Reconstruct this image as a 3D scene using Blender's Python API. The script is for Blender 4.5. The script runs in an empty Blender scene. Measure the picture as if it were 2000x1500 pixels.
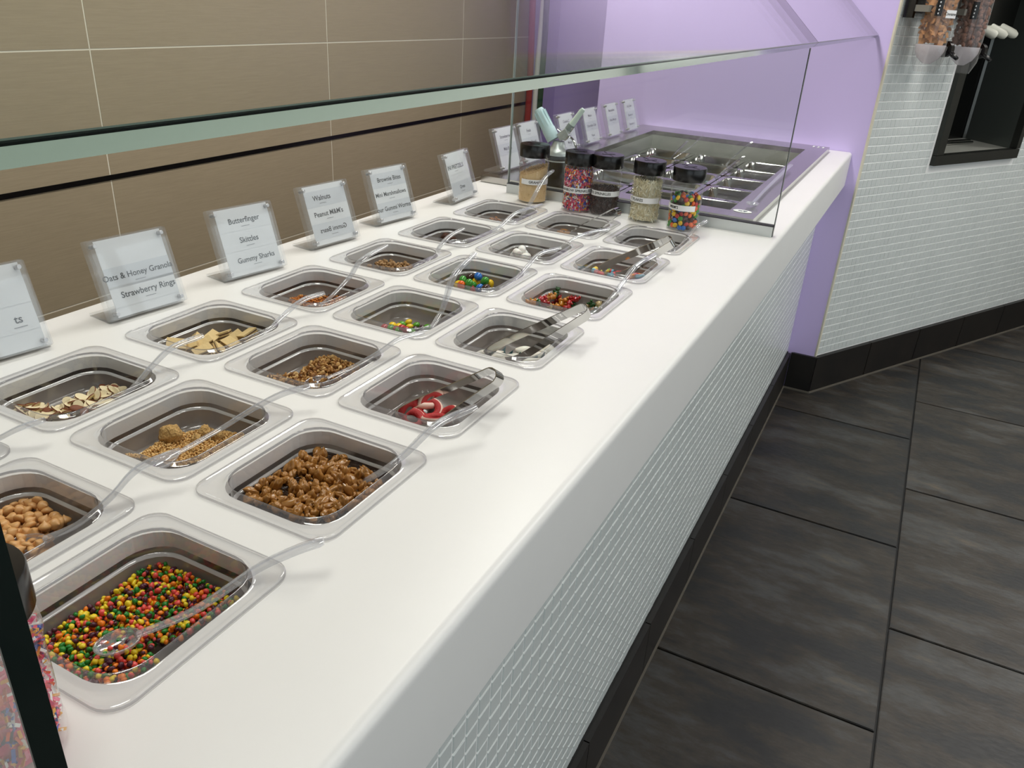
import bpy, bmesh, math, random
import numpy as np
from mathutils import Vector as V, Matrix
random.seed(7)
RNG = np.random.RandomState(7)
sc = bpy.context.scene
C = bpy.data.collections.new('shop'); sc.collection.children.link(C)
T = 0.955                       # worktop height above the floor

# ------------------------------------------------------------------ camera
CAM = V((0.37652, -0.42945, 0.43514 + T)); FPX = 1551.5
_p, _y, _r = math.radians(25.913), math.radians(-25.7203), math.radians(3.5085)
_f = V((math.sin(_y)*math.cos(_p), math.cos(_y)*math.cos(_p), -math.sin(_p)))
_rt = V((math.cos(_y), -math.sin(_y), 0)); _up = _rt.cross(_f)
RT = math.cos(_r)*_rt + math.sin(_r)*_up; UP = -math.sin(_r)*_rt + math.cos(_r)*_up; FW = _f
cam = bpy.data.cameras.new('camera'); cam.sensor_width = 36; cam.lens = FPX/2000*36; cam.clip_start = .01
camo = bpy.data.objects.new('camera', cam); C.objects.link(camo); sc.camera = camo
m = Matrix((RT, UP, -FW)).transposed().to_4x4(); m.translation = CAM; camo.matrix_world = m

def ray(p): return RT*((p[0]-1000)/FPX) + UP*((750-p[1])/FPX) + FW
def pz(px, py, z=0.0):          # where a photo pixel meets the height z above the worktop
    d = ray((px, py)); return CAM + d*((z+T-CAM.z)/d.z)
def pa(px, py, ax, v):          # where a photo pixel meets a plane of constant x or y
    d = ray((px, py)); return CAM + d*((v-CAM[ax])/d[ax])
def proj(q):
    d = V(q)-CAM; w = d.dot(FW)
    return (1000+FPX*d.dot(RT)/w, 750-FPX*d.dot(UP)/w, w)

# ------------------------------------------------------------------ world, lights, exposure
sc.view_settings.view_transform = 'Standard'; sc.view_settings.look = 'None'
sc.view_settings.exposure = -0.08; sc.view_settings.gamma = 1; sc.view_settings.use_curve_mapping = False
cy = sc.cycles
cy.use_denoising = True
cy.max_bounces = 10; cy.transparent_max_bounces = 40; cy.caustics_reflective = False; cy.caustics_refractive = False
cy.sample_clamp_indirect = 6
w = bpy.data.worlds.new('daylight'); sc.world = w; w.use_nodes = True
w.node_tree.nodes['Background'].inputs[0].default_value = (.86, .93, 1, 1)
w.node_tree.nodes['Background'].inputs[1].default_value = 1.5
CEIL = 2.75
LIGHTS = [  # x, y, size x, size y, watts   (recessed ceiling panels)
    (-.42, .15, .3, 1.0, 14.5), (-.42, 1.45, .3, 1.0, 14.5), (-.5, 2.15, .3, .6, 15),
    (1.55, .6, .6, .6, 9), (1.55, 2.4, .6, .6, 17), (1.9, 4.2, .6, .6, 20), (2.6, 1.6, .6, .6, 10)]
for x, y, sx, sy, wt in LIGHTS:
    l = bpy.data.lights.new('ceiling_panel_light', 'AREA'); l.shape = 'RECTANGLE'; l.size = sx*.94; l.size_y = sy*.94
    l.energy = wt; l.color = (1, .965, .92)
    o = bpy.data.objects.new('ceiling_panel_light', l); C.objects.link(o); o.location = (x, y, CEIL-.03)

# ------------------------------------------------------------------ materials
MATS = {}
def nmat(name):
    mt = bpy.data.materials.new(name); mt.use_nodes = True; MATS[name] = mt
    nt = mt.node_tree; return mt, nt, nt.nodes['Principled BSDF']
def lin(c): return tuple(((v/255/12.92) if v/255 <= .04045 else ((v/255+.055)/1.055)**2.4) for v in c)+(1,)
def M(name, rgb, rough=.5, metal=0, coat=0, sss=0, noise=None, bump=None, spec=.5, trans=0, stretch=None):
    """rgb in 0-255 display values; noise=(scale, rgb2, contrast); bump=(scale, strength, distance)"""
    if name in MATS: return MATS[name]
    mt, nt, b = nmat(name)
    b.inputs['Base Color'].default_value = lin(rgb); b.inputs['Roughness'].default_value = rough
    b.inputs['Metallic'].default_value = metal; b.inputs['Coat Weight'].default_value = coat
    b.inputs['Specular IOR Level'].default_value = spec
    b.inputs['Transmission Weight'].default_value = trans
    if sss:
        b.inputs['Subsurface Weight'].default_value = sss; b.inputs['Subsurface Scale'].default_value = .004
    if noise or bump:
        tc = nt.nodes.new('ShaderNodeTexCoord'); src = tc.outputs['Object']
        if stretch:
            mp = nt.nodes.new('ShaderNodeMapping'); mp.inputs['Scale'].default_value = stretch
            nt.links.new(src, mp.inputs[0]); src = mp.outputs[0]
    if noise:
        n = nt.nodes.new('ShaderNodeTexNoise'); n.inputs['Scale'].default_value = noise[0]; n.inputs['Detail'].default_value = 6
        n.inputs['Roughness'].default_value = .65; nt.links.new(src, n.inputs['Vector'])
        r = nt.nodes.new('ShaderNodeValToRGB'); k = noise[2]
        r.color_ramp.elements[0].position = .5-k; r.color_ramp.elements[1].position = .5+k
        r.color_ramp.elements[0].color = lin(noise[1]); r.color_ramp.elements[1].color = lin(rgb)
        nt.links.new(n.outputs['Fac'], r.inputs[0]); nt.links.new(r.outputs[0], b.inputs['Base Color'])
    if bump:
        n = nt.nodes.new('ShaderNodeTexNoise'); n.inputs['Scale'].default_value = bump[0]; n.inputs['Detail'].default_value = 5
        nt.links.new(src, n.inputs['Vector'])
        bp = nt.nodes.new('ShaderNodeBump'); bp.inputs['Strength'].default_value = bump[1]; bp.inputs['Distance'].default_value = bump[2]
        nt.links.new(n.outputs['Fac'], bp.inputs['Height']); nt.links.new(bp.outputs[0], b.inputs['Normal'])
    return mt
def clear(name, tint, diff=None, dw=.0, rough=.03, ior=1.45, gmin=0.0):
    """thin clear plastic or glass: see-through, with a Fresnel gloss and a little haze of its own"""
    mt, nt, b = nmat(name); nt.nodes.remove(b); L = nt.links.new; N = nt.nodes.new
    out = nt.nodes['Material Output']
    t = N('ShaderNodeBsdfTransparent'); t.inputs[0].default_value = tint+(1,)
    g = N('ShaderNodeBsdfGlossy'); g.inputs['Roughness'].default_value = rough; g.inputs['Color'].default_value = (1, 1, 1, 1)
    base = t.outputs[0]
    if dw:
        d = N('ShaderNodeBsdfDiffuse'); d.inputs[0].default_value = lin(diff); mx = N('ShaderNodeMixShader'); mx.inputs[0].default_value = dw
        L(t.outputs[0], mx.inputs[1]); L(d.outputs[0], mx.inputs[2]); base = mx.outputs[0]
    lw = N('ShaderNodeLayerWeight'); pw = N('ShaderNodeMath'); pw.operation = 'POWER'; pw.inputs[1].default_value = 5   # Schlick Fresnel, same from both sides
    L(lw.outputs['Facing'], pw.inputs[0]); f0 = ((ior-1)/(ior+1))**2 + gmin
    ad = N('ShaderNodeMath'); ad.operation = 'MULTIPLY_ADD'; ad.inputs[1].default_value = 1-f0; ad.inputs[2].default_value = f0; L(pw.outputs[0], ad.inputs[0])
    mx = N('ShaderNodeMixShader'); L(ad.outputs[0], mx.inputs[0]); L(base, mx.inputs[1]); L(g.outputs[0], mx.inputs[2])
    L(mx.outputs[0], out.inputs[0]); return mt

WHITE = M('white_solid_surface', (243, 242, 239), .34, noise=(3.5, (238, 237, 235), .3))
STEEL = M('brushed_steel', (190, 188, 184), .2, 1, bump=(40, .05, .001), stretch=(1, 12, 12))
SHINY = M('polished_steel', (200, 199, 197), .07, 1)
DSTEEL = M('dark_steel', (96, 97, 95), .26, 1)
BLACK = M('black_plastic', (12, 12, 13), .25)
MBLACK = M('matt_black', (14, 14, 14), .6)
PURPLE = M('lavender_paint', (216, 198, 248), .42)
CREAM = M('cream_trim', (226, 220, 200), .5)
TILEM = M('white_mosaic_glaze', (222, 227, 225), .24, noise=(7, (210, 216, 215), .3))
GROUT = M('pale_grout', (248, 249, 247), .8)
PAPER = M('card_white', (246, 246, 246), .7)
PAPER2 = M('card_grey', (228, 230, 233), .7)
INK = M('black_ink', (20, 20, 22), .7)
ALU = M('aluminium', (206, 210, 210), .38, .55)
GLASS = clear('float_glass', (.955, .972, .962), ior=1.5)
GEDGE = M('glass_edge_green', (146, 168, 156), .08, .8)
GPALE = M('glass_edge_pale', (214, 222, 218), .2, .3)
GDARK = M('glass_edge_dark', (14, 26, 23), .1)
PCLEAR = clear('clear_polycarbonate', (.965, .965, .97), (215, 214, 218), .06, .05, 1.5, .03)
PLIFT = clear('lightened_polycarbonate', (.82, .8, .78), (168, 160, 154), .58, .14, 1.5, .02)  # clear plastic; grey mixed in to lift the dim lower pan walls
SPOON = clear('clear_styrene', (.94, .945, .96), (236, 238, 246), .16, .04, 1.5, .09)
ACRYL = clear('clear_acrylic', (.975, .98, .983), (232, 234, 238), .07, .03, 1.45, .01)
JARP = clear('clear_jar', (.97, .97, .97), (230, 230, 232), .03, .05, 1.4, .0)

def taupe():
    mt, nt, b = nmat('taupe_linen_tile'); L = nt.links.new; N = nt.nodes.new
    tc = N('ShaderNodeTexCoord'); mp = N('ShaderNodeMapping'); mp.inputs['Scale'].default_value = (1, 16, 420)
    L(tc.outputs['Object'], mp.inputs[0]); n = N('ShaderNodeTexNoise'); n.inputs['Scale'].default_value = 1; n.inputs['Detail'].default_value = 3
    L(mp.outputs[0], n.inputs['Vector']); r = N('ShaderNodeValToRGB')
    r.color_ramp.elements[0].position = .3; r.color_ramp.elements[1].position = .7
    r.color_ramp.elements[0].color = lin((161, 147, 121)); r.color_ramp.elements[1].color = lin((170, 155, 128))
    L(n.outputs['Fac'], r.inputs[0]); L(r.outputs[0], b.inputs['Base Color']); b.inputs['Roughness'].default_value = .38
    return mt
def slate():
    mt, nt, b = nmat('dark_slate_tile'); L = nt.links.new; N = nt.nodes.new
    tc = N('ShaderNodeTexCoord'); oi = N('ShaderNodeObjectInfo'); ad = N('ShaderNodeVectorMath'); ad.operation = 'ADD'
    sm = N('ShaderNodeVectorMath'); sm.operation = 'SCALE'; sm.inputs['Scale'].default_value = 40
    cb = N('ShaderNodeCombineXYZ'); L(oi.outputs['Random'], cb.inputs[0]); L(oi.outputs['Random'], cb.inputs[1]); L(cb.outputs[0], sm.inputs[0])
    L(tc.outputs['Object'], ad.inputs[0]); L(sm.outputs[0], ad.inputs[1])
    mp = N('ShaderNodeMapping'); mp.inputs['Scale'].default_value = (2.6, 6.5, 3); L(ad.outputs[0], mp.inputs[0])
    n = N('ShaderNodeTexNoise'); n.inputs['Scale'].default_value = 1.2; n.inputs['Detail'].default_value = 9; n.inputs['Roughness'].default_value = .68
    L(mp.outputs[0], n.inputs['Vector']); r = N('ShaderNodeValToRGB'); e = r.color_ramp.elements
    e[0].position = .3; e[0].color = lin((30, 31, 34)); e[1].position = .72; e[1].color = lin((92, 83, 71))
    for q, c in ((.44, (38, 38, 38)), (.52, (55, 49, 42)), (.6, (66, 66, 65))):
        x = e.new(q); x.color = lin(c)
    L(n.outputs['Fac'], r.inputs[0]); L(r.outputs[0], b.inputs['Base Color'])
    n2 = N('ShaderNodeTexNoise'); n2.inputs['Scale'].default_value = 16; n2.inputs['Detail'].default_value = 7; L(mp.outputs[0], n2.inputs['Vector'])
    rr = N('ShaderNodeMapRange'); rr.inputs[3].default_value = .32; rr.inputs[4].default_value = .62; L(n2.outputs['Fac'], rr.inputs[0]); L(rr.outputs[0], b.inputs['Roughness'])
    bp = N('ShaderNodeBump'); bp.inputs['Strength'].default_value = .25; bp.inputs['Distance'].default_value = .003
    L(n2.outputs['Fac'], bp.inputs['Height']); L(bp.outputs[0], b.inputs['Normal']); return mt
TAUPE = taupe(); SLATE = slate()
SLATEB = M('black_slate_tile', (34, 30, 27), .4, noise=(9, (20, 19, 19), .2))

# ------------------------------------------------------------------ mesh building
class B:
    def __init__(s): s.v = []; s.f = []; s.m = []
    def add(s, v, f, mi=0):
        k = len(s.v); s.v += [tuple(q) for q in v]; s.f += [tuple(i+k for i in q) for q in f]; s.m += [mi]*len(f); return s
    def box(s, a, b, mi=0, mx=None):
        x0, y0, z0 = a; x1, y1, z1 = b
        v = [V(q) for q in ((x0,y0,z0),(x1,y0,z0),(x1,y1,z0),(x0,y1,z0),(x0,y0,z1),(x1,y0,z1),(x1,y1,z1),(x0,y1,z1))]
        if mx is not None: v = [mx @ q for q in v]
        return s.add(v, [(0,3,2,1),(4,5,6,7),(0,1,5,4),(1,2,6,5),(2,3,7,6),(3,0,4,7)], mi)
    def lathe(s, prof, n=24, mi=0, mx=None, cap=True, sx=1, sy=1):
        v = []; f = []
        for r, z in prof:
            for i in range(n):
                a = 2*math.pi*i/n; q = V((r*math.cos(a)*sx, r*math.sin(a)*sy, z)); v.append(mx @ q if mx is not None else q)
        for j in range(len(prof)-1):
            for i in range(n):
                k = (i+1) % n; f.append((j*n+i, j*n+k, (j+1)*n+k, (j+1)*n+i))
        if cap:
            if prof[0][0] > 1e-6: f.append(tuple(range(n-1, -1, -1)))
            if prof[-1][0] > 1e-6: f.append(tuple(range((len(prof)-1)*n, len(prof)*n)))
        return s.add(v, f, mi)
    def sweep(s, path, rw, rt=None, n=10, mi=0, side=None, closed=False, seg_m=None):
        """oval section (half width rw, half thickness rt, lists allowed) along a path; side = width direction"""
        P = [V(q) for q in path]; K = len(P); v = []; f = []
        rw = rw if isinstance(rw, (list, tuple)) else [rw]*K
        rt = rw if rt is None else (rt if isinstance(rt, (list, tuple)) else [rt]*K)
        for i in range(K):
            a = P[(i-1) % K] if closed else P[max(i-1, 0)]; b = P[(i+1) % K] if closed else P[min(i+1, K-1)]
            t = (b-a).normalized()
            sd = V(side) if side is not None else (V((0, 0, 1)) if abs(t.z) < .9 else V((1, 0, 0))).cross(t)
            sd = (sd - t*sd.dot(t)).normalized(); nn = t.cross(sd)
            for j in range(n):
                an = 2*math.pi*j/n; v.append(P[i] + sd*(rw[i]*math.cos(an)) + nn*(rt[i]*math.sin(an)))
        E = K if closed else K-1
        for i in range(E):
            i2 = (i+1) % K
            for j in range(n):
                k = (j+1) % n; f.append((i*n+j, i*n+k, i2*n+k, i2*n+j))
        k0 = len(s.f)
        s.add(v, f, mi)
        if seg_m is not None:
            for i in range(E):
                for j in range(n): s.m[k0+i*n+j] = seg_m(i/max(E-1, 1), j/n)
        if not closed:
            k = len(s.v)-len(v); s.f += [tuple(range(k+n-1, k-1, -1)), tuple(range(k+(K-1)*n, k+K*n))]
            s.m += [s.m[k0], s.m[-1] if seg_m is None else s.m[k0+(E-1)*n]]
        return s
    def prism(s, poly, a, b, axis=1, mi=0, mx=None):
        """2-D polygon (the two axes other than axis, in order) extruded from a to b"""
        n = len(poly); v = []
        for t in (a, b):
            for p in poly:
                q = [p[0], p[1]]; q.insert(axis, t); q = V(q); v.append(mx @ q if mx is not None else q)
        f = [tuple(range(n)), tuple(range(2*n-1, n-1, -1))] + [(i, i+n, (i+1) % n+n, (i+1) % n) for i in range(n)]
        return s.add(v, f, mi)
    def mesh(s, name, mats, smooth=False, ang=None):
        me = bpy.data.meshes.new(name); me.from_pydata(s.v, [], s.f)
        mats = mats if isinstance(mats, (list, tuple)) else [mats]
        for q in mats: me.materials.append(q)
        if len(mats) > 1: me.polygons.foreach_set('material_index', s.m)
        bm = bmesh.new(); bm.from_mesh(me); bmesh.ops.recalc_face_normals(bm, faces=bm.faces); bm.to_mesh(me); bm.free()
        if smooth:
            me.polygons.foreach_set('use_smooth', [True]*len(me.polygons))
            if ang: me.set_sharp_from_angle(angle=math.radians(ang))
        me.update(); return me
def link(name, me, parent=None, loc=None, mw=None, stuff=False):
    o = bpy.data.objects.new(name, me); C.objects.link(o)
    if parent: o.parent = parent
    if mw is not None: o.matrix_local = mw
    if loc is not None: o.location = loc
    if stuff: o['kind'] = 'stuff'
    return o
def obj(name, b, mats, parent=None, smooth=False, ang=None, loc=None, mw=None, stuff=False):
    return link(name, b.mesh(name, mats, smooth, ang), parent, loc, mw, stuff)
def tag(o, label, cat=None, group=None, kind=None):
    o['label'] = label
    if cat: o['category'] = cat
    if group: o['group'] = group
    if kind: o['kind'] = kind
    return o
def thing(name, label, cat, loc=(0, 0, 0), rz=0, group=None):
    o = bpy.data.objects.new(name, None); C.objects.link(o); o.location = loc; o.rotation_euler = (0, 0, rz)
    o.empty_display_size = .02
    return tag(o, label, cat, group)
def struct(name, b, mats, label=None, parent=None, **k):
    o = obj(name, b, mats, parent, **k)
    if not parent: o['kind'] = 'structure'
    if label: o['label'] = label
    return o
def mesh_np(name, tmpl, xf, mats, mi):
    """merge many copies of one template (verts Nx3, faces) with 4x4 matrices xf into one mesh"""
    tv, tf = tmpl; tv = np.c_[np.array(tv), np.ones(len(tv))]
    vs = []; fs = []; ms = []
    for k, mt in enumerate(xf):
        vs.append((tv @ np.array(mt).T)[:, :3]); o = k*len(tv)
        fs += [tuple(i+o for i in f) for f in tf]; ms += [mi[k]]*len(tf)
    me = bpy.data.meshes.new(name); me.from_pydata(np.concatenate(vs).tolist(), [], fs)
    for q in mats: me.materials.append(q)
    me.polygons.foreach_set('material_index', ms); me.update(); return me
def ico(sub=1):
    bm = bmesh.new(); bmesh.ops.create_icosphere(bm, subdivisions=sub, radius=1)
    v = [q.co.copy() for q in bm.verts]; f = [tuple(x.index for x in q.verts) for q in bm.faces]; bm.free(); return v, f
ICO1, ICO2, ICO3 = ico(1), ico(2), ico(3)
def lump(seed, sc3=(1, 1, 1), amp=.2, freq=2.2, base=None, ridge=False):
    r = random.Random(seed); v, f = base or ICO2
    d = [(V((r.uniform(-1, 1), r.uniform(-1, 1), r.uniform(-1, 1)))*freq*r.uniform(.6, 1.8), r.uniform(0, 6.3)) for _ in range(6)]
    out = []
    for q in v:
        h = sum(math.sin(q.dot(a)*2+p) for a, p in d)/3
        if ridge: h = -abs(h)*1.6+.4
        out.append(V((q.x*sc3[0], q.y*sc3[1], q.z*sc3[2]))*(1+amp*h))
    return out, f
def mk(tmpl, name, mats, smooth=True):
    b = B(); b.add(*tmpl); return b.mesh(name, mats, smooth)
def rot(rx=None, ry=None, rz=None, rnd=random):
    u = lambda q: rnd.uniform(0, 6.283) if q is None else q
    return Matrix.Rotation(u(rz), 4, 'Z') @ Matrix.Rotation(u(ry), 4, 'Y') @ Matrix.Rotation(u(rx), 4, 'X')
def tr(x, y, z): return Matrix.Translation((x, y, z))
def smoothpath(pts, n=6):
    P = [V(q) for q in pts]; P = [P[0]*2-P[1]] + P + [P[-1]*2-P[-2]]; out = []
    for i in range(1, len(P)-2):
        a, b, c, d = P[i-1:i+3]
        for k in range(n):
            t = k/n; out.append(.5*((2*b)+(c-a)*t+(2*a-5*b+4*c-d)*t*t+(3*b-a-3*c+d)*t**3))
    return out + [P[-2]]

# ------------------------------------------------------------------ setting
YE = 2.76                                   # lavender end wall
fl = struct('floor', B().box((-1.8, -3.2, -.06), (3.6, 6, -.006)), MBLACK, 'dark floor of large slate tiles')
tb = B(); h = .373
tb.box((-h, -h, -.012), (h, h, -.0015)); tb.box((-h+.0015, -h+.0015, -.0016), (h-.0015, h-.0015, 0))
TME = tb.mesh('floor_tile', SLATE)
for i in range(-2, 4):
    for j in range(-6, 8):
        y0 = 1.054 + j*.752 + (.37 if i % 2 else 0); x0 = .588 - .75 + i*.752
        if y0+.37 < 5.9 and y0-.37 > -3.4 and x0+.75 < 3.7: link('tile', TME, fl, (x0+.375, y0+.375, 0))
struct('ceiling', B().box((-1.8, -3.2, CEIL), (3.6, 6, CEIL+.1)), M('ceiling_white', (214, 212, 206), .8))
# taupe tiled wall behind the staff aisle: twelve-inch rows, black liner strip
XW = -1.49
wl = struct('wall_left', B().box((XW-.12, -3.2, 0), (XW-.0092, 3.46, CEIL)), M('sand_grout', (226, 220, 200), .8), 'taupe wall tiled in long linen-textured slabs')
rows = [(T-.045-.305*k-.305, T-.045-.305*k) for k in range(3)] + [(T-.041+.305*k, T-.041+.305*(k+1)) for k in range(6)]
for z0, z1 in rows:
    z0 = max(z0, .0); z1 = min(z1, CEIL)
    for k in range(-4, 4):
        y0 = .0727+.9*k; y1 = min(y0+.9, 3.46)
        if y0 < -3.1 or y0 > 3.4: continue
        b = B(); b.box((XW-.012, y0+.002, z0+.002), (XW-.0085, y1-.002, z1-.002)); obj('tile', b, TAUPE, wl)
b = B(); b.box((XW-.012, -3.2, T-.052), (XW-.006, 3.46, T-.039)); struct('trim_1', b, BLACK, 'thin black liner strip running along the taupe wall')
# lavender end wall, recess behind it
b = B(); b.box((-.852, YE, 0), (.186, YE+.5, CEIL)); struct('wall_end', b, PURPLE, 'lavender painted end wall')
b = B(); b.box((-1.8, 4.0, 0), (-.3, 4.1, CEIL)); b.box((-1.8, 3.46, 0), (-1.6, 4.0, CEIL)); struct('wall_recess', b, PURPLE, 'lavender wall at the far end of the aisle')
# oblique mosaic wall
WO = V((.186, YE, 0)); WD = V((.4992, .8665, 0)); WN = V((.8665, -.4992, 0))
WM = Matrix((WD, WN, V((0, 0, 1)))).transposed().to_4x4(); WM.translation = WO   # local: x along, y out, z up
NX0, NX1, NZ0, NZ1 = .445, 1.075, T-.066, T+.72
b = B(); L = 3.4
b.box((-.0, -.25, 0), (NX0, -.006, CEIL), mx=WM); b.box((NX1, -.02, 0), (1.15, -.006, CEIL), mx=WM); b.box((1.15, -.25, 0), (L, -.006, CEIL), mx=WM)
b.box((NX0, -.25, 0), (NX1, -.006, NZ0), mx=WM); b.box((NX0, -.25, NZ1), (NX1, -.006, CEIL), mx=WM)
wt = struct('wall_mosaic', b, GROUT, 'oblique wall of small white mosaic tiles')
def tile_mesh(a, c):
    b = B(); e = .0009; t = .0009
    b.v = [(-a,-c,-.004),(a,-c,-.004),(a,c,-.004),(-a,c,-.004),(-a,-c,t-e),(a,-c,t-e),(a,c,t-e),(-a,c,t-e),(-a+e,-c+e,t),(a-e,-c+e,t),(a-e,c-e,t),(-a+e,c-e,t)]
    b.f = [(8,9,10,11)]+[(4+i,4+(i+1)%4,8+(i+1)%4,8+i) for i in range(4)]+[(i,(i+1)%4,4+(i+1)%4,4+i) for i in range(4)]
    b.m = [0]*9
    return b
def mosaic(owner, spots, half, name, F):
    """spots: matrices; nearest 300 in the picture become parts, the rest one field"""
    sp = []
    for q in spots:
        p = proj(q.translation); vis = p[2] > .1 and -30 < p[0] < 2030 and -30 < p[1] < 1530
        sp.append((0 if vis else 1, p[2], q))
    sp.sort(key=lambda s: s[:2])
    tbm = tile_mesh(*half); me = tbm.mesh('tile', TILEM)
    for s in sp[:300]: link('tile', me, owner, mw=s[2])
    r = [s[2] for s in sp[300:]]
    link('tile_field', mesh_np('tile_field', ([V(q) for q in tbm.v], tbm.f), r, [TILEM], [0]*len(r)), owner, stuff=True)
P1 = .0303; SPW = .0262
spots = []
fm = WM @ Matrix.Rotation(-math.pi/2, 4, 'X')      # tile x along wall, y down, z out
for i in range(int(2.7/SPW)):
    for j in range(int((CEIL-.16)/P1)):
        s = .012+SPW*(i+.5); z = .163+P1*(j+.5)
        if NX0-.012 < s < NX1+.012 and NZ0-.014 < z < NZ1+.014: continue
        jit = tr(0, 0, random.uniform(-.0004, .0004)) @ Matrix.Rotation(random.uniform(-.012, .012), 4, 'X')
        spots.append(WM @ tr(s, -.005, z) @ Matrix.Rotation(-math.pi/2, 4, 'X') @ jit)
mosaic(wt, spots, (SPW/2-.0016, P1/2-.0018), 'tile', None)
b = B(); b.box((-.003, -.006, .16), (.006, .0015, CEIL), mx=WM); struct('trim_2', b, CREAM, 'slim cream edge trim at the corner of the mosaic wall', )
# black slate skirting
bs = struct('baseboard_mosaic', B().box((0, -.02, 0), (L, -.001, .158), mx=WM), MBLACK, 'black slate skirting under the mosaic wall')
for k in range(9):
    b = B(); s0 = -.004+.36*k; b.box((s0+.0015, -.001, 0), (s0+.357, .011, .158), mx=WM); obj('tile', b, SLATEB, bs)
b = B(); b.box((-.006, .011, 0), (L, .0135, .008), mx=WM); obj('grout_line', b, M('grey_grout', (104, 98, 88), .8), bs)
be = struct('baseboard_end', B().box((.1, YE-.004, 0), (.19, YE+.002, .158)), MBLACK, 'short black slate skirting under the lavender wall')
b = B(); b.box((.094, YE-.012, 0), (.192, YE-.004, .158)); obj('tile', b, SLATEB, be)
b = B(); b.box((.094, YE-.0145, 0), (.194, YE-.012, .008)); obj('grout_line', b, MATS['grey_grout'], be)
# street side of the room with daylight through shop windows
def windowwall(nm, wn, ax, pos, a0, a1, o0, o1, z0, z1, mull):
    b = B()
    def bx(p, q, r, s, d0=-.06, d1=.06, bb=None, mi=0):
        A = [0, 0, r]; E = [0, 0, s]; A[ax] = pos+d0; E[ax] = pos+d1; A[1-ax] = p; E[1-ax] = q; (bb or b).box(A, E, mi)
    bx(a0, o0, 0, CEIL); bx(o1, a1, 0, CEIL); bx(o0, o1, 0, z0); bx(o0, o1, z1, CEIL)
    struct(nm, b, M('room_wall', (196, 192, 184), .8))
    fr = B(); n = mull+1
    for k in range(n+1):
        x = o0+(o1-o0)*k/n; bx(x-.03, x+.03, z0, z1, -.04, .04, fr)
    bx(o0, o1, z0, z0+.06, -.04, .04, fr); bx(o0, o1, z1-.06, z1, -.04, .04, fr)
    wo = struct(wn, fr, DSTEEL, 'dark framed shop window')
    for k in range(n):
        g = B(); x0 = o0+(o1-o0)*k/n+.03; x1 = o0+(o1-o0)*(k+1)/n-.03; bx(x0, x1, z0+.06, z1-.06, -.004, .004, g); obj('pane', g, GLASS, wo)
windowwall('wall_back', 'window_1', 1, -3.26, -1.8, 3.6, -.2, 3.2, .4, 2.3, 3)
windowwall('wall_right', 'window_2', 0, 3.66, -3.3, 6, -2.6, 3.2, .4, 2.4, 4)
struct('wall_far', B().box((-1.8, 6, 0), (3.7, 6.1, CEIL)), MATS['room_wall'])
for i, (x, y, sx, sy, wt_) in enumerate(LIGHTS):
    t = thing('ceiling_light', 'flat square panel light set in the ceiling' if sx == sy else 'long narrow panel light in the ceiling over the counter', 'ceiling light', (x, y, CEIL), 0, 'ceiling panel lights')
    fr = B(); e = .02
    for q in ((-sx/2-e, -sy/2-e, sx/2+e, -sy/2), (-sx/2-e, sy/2, sx/2+e, sy/2+e), (-sx/2-e, -sy/2, -sx/2, sy/2), (sx/2, -sy/2, sx/2+e, sy/2)):
        fr.box((q[0], q[1], -.02), (q[2], q[3], 0))
    obj('frame', fr, ALU, t)
    d = B(); d.box((-sx/2, -sy/2, -.012), (sx/2, sy/2, -.002)); mt = MATS.get('lit_diffuser')
    if not mt:
        mt = M('lit_diffuser', (255, 250, 240), .6); mt.node_tree.nodes['Principled BSDF'].inputs['Emission Color'].default_value = (1, .96, .9, 1)
        mt.node_tree.nodes['Principled BSDF'].inputs['Emission Strength'].default_value = 2.0
    obj('diffuser', d, mt, t)

# ------------------------------------------------------------------ counter
XF, XB, Y0 = .144, -.642, -.75
PX, PY, WX, WY = .1771, .2118, .1634, .176
def panbox(r, c): return c*PX-WX, (r-2)*PY, c*PX, (r-2)*PY+WY      # x0,y0,x1,y1
HX, HY = .0665, .0735                                               # half opening of the cut-outs
def rrect(hx, hy, r, n=6):
    out = []
    for k, (sx, sy) in enumerate(((1, 1), (-1, 1), (-1, -1), (1, -1))):
        for i in range(n+1):
            a = math.pi/2*(k+i/n); out.append((sx*(hx-r)+r*math.cos(a), sy*(hy-r)+r*math.sin(a)))
    return out
wk = thing('worktop', 'white solid-surface worktop with a rounded edge and rows of square cut-outs', 'worktop', (0, 0, T))
b = B(); TH = .0155
CW = (-.565, 1.455, .02, 2.585)                                     # cold well opening
gx = [XB] + [(-2-.0)*PX+.0068] + [-PX+.0068] + [.03]; gy = [(1-2)*PY-.018+PY*k for k in range(8)]
def plate(x0, y0, x1, y1): b.box((x0, y0, -TH), (x1, y1, 0))
def holed(x0, y0, x1, y1, cx, cy, hx, hy, r):
    lp = rrect(hx, hy, r); n = len(lp)//4
    for z, flip in ((0, 0), (-TH, 1)):
        v = [(cx+p[0], cy+p[1], z) for p in lp] + [(x1, y1, z), (x0, y1, z), (x0, y0, z), (x1, y0, z)]; f = []; k = len(lp)
        for c in range(4):
            for i in range(n-1): f.append((k+c, c*n+i, c*n+i+1))
            c2 = (c+1) % 4; f.append((k+c, c*n+n-1, c2*n, k+c2))
        b.add(v, [tuple(reversed(q)) if flip else q for q in f])
    v = [(cx+p[0], cy+p[1], z) for z in (0, -TH) for p in lp]; k = len(lp)
    b.add(v, [(i, (i+1) % k, k+(i+1) % k, k+i) for i in range(k)])
PANS = [(r, c) for r in range(1, 8) for c in (0, -1, -2)]
for r, c in PANS:
    x0, y0, x1, y1 = panbox(r, c); i = c+2
    holed(gx[i], gy[r-1], gx[i+1], gy[r], (x0+x1)/2, (y0+y1)/2, HX, HY, .032)
plate(XB, Y0, .03, gy[0]); plate(XB, gy[7], .03, CW[1])
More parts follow.
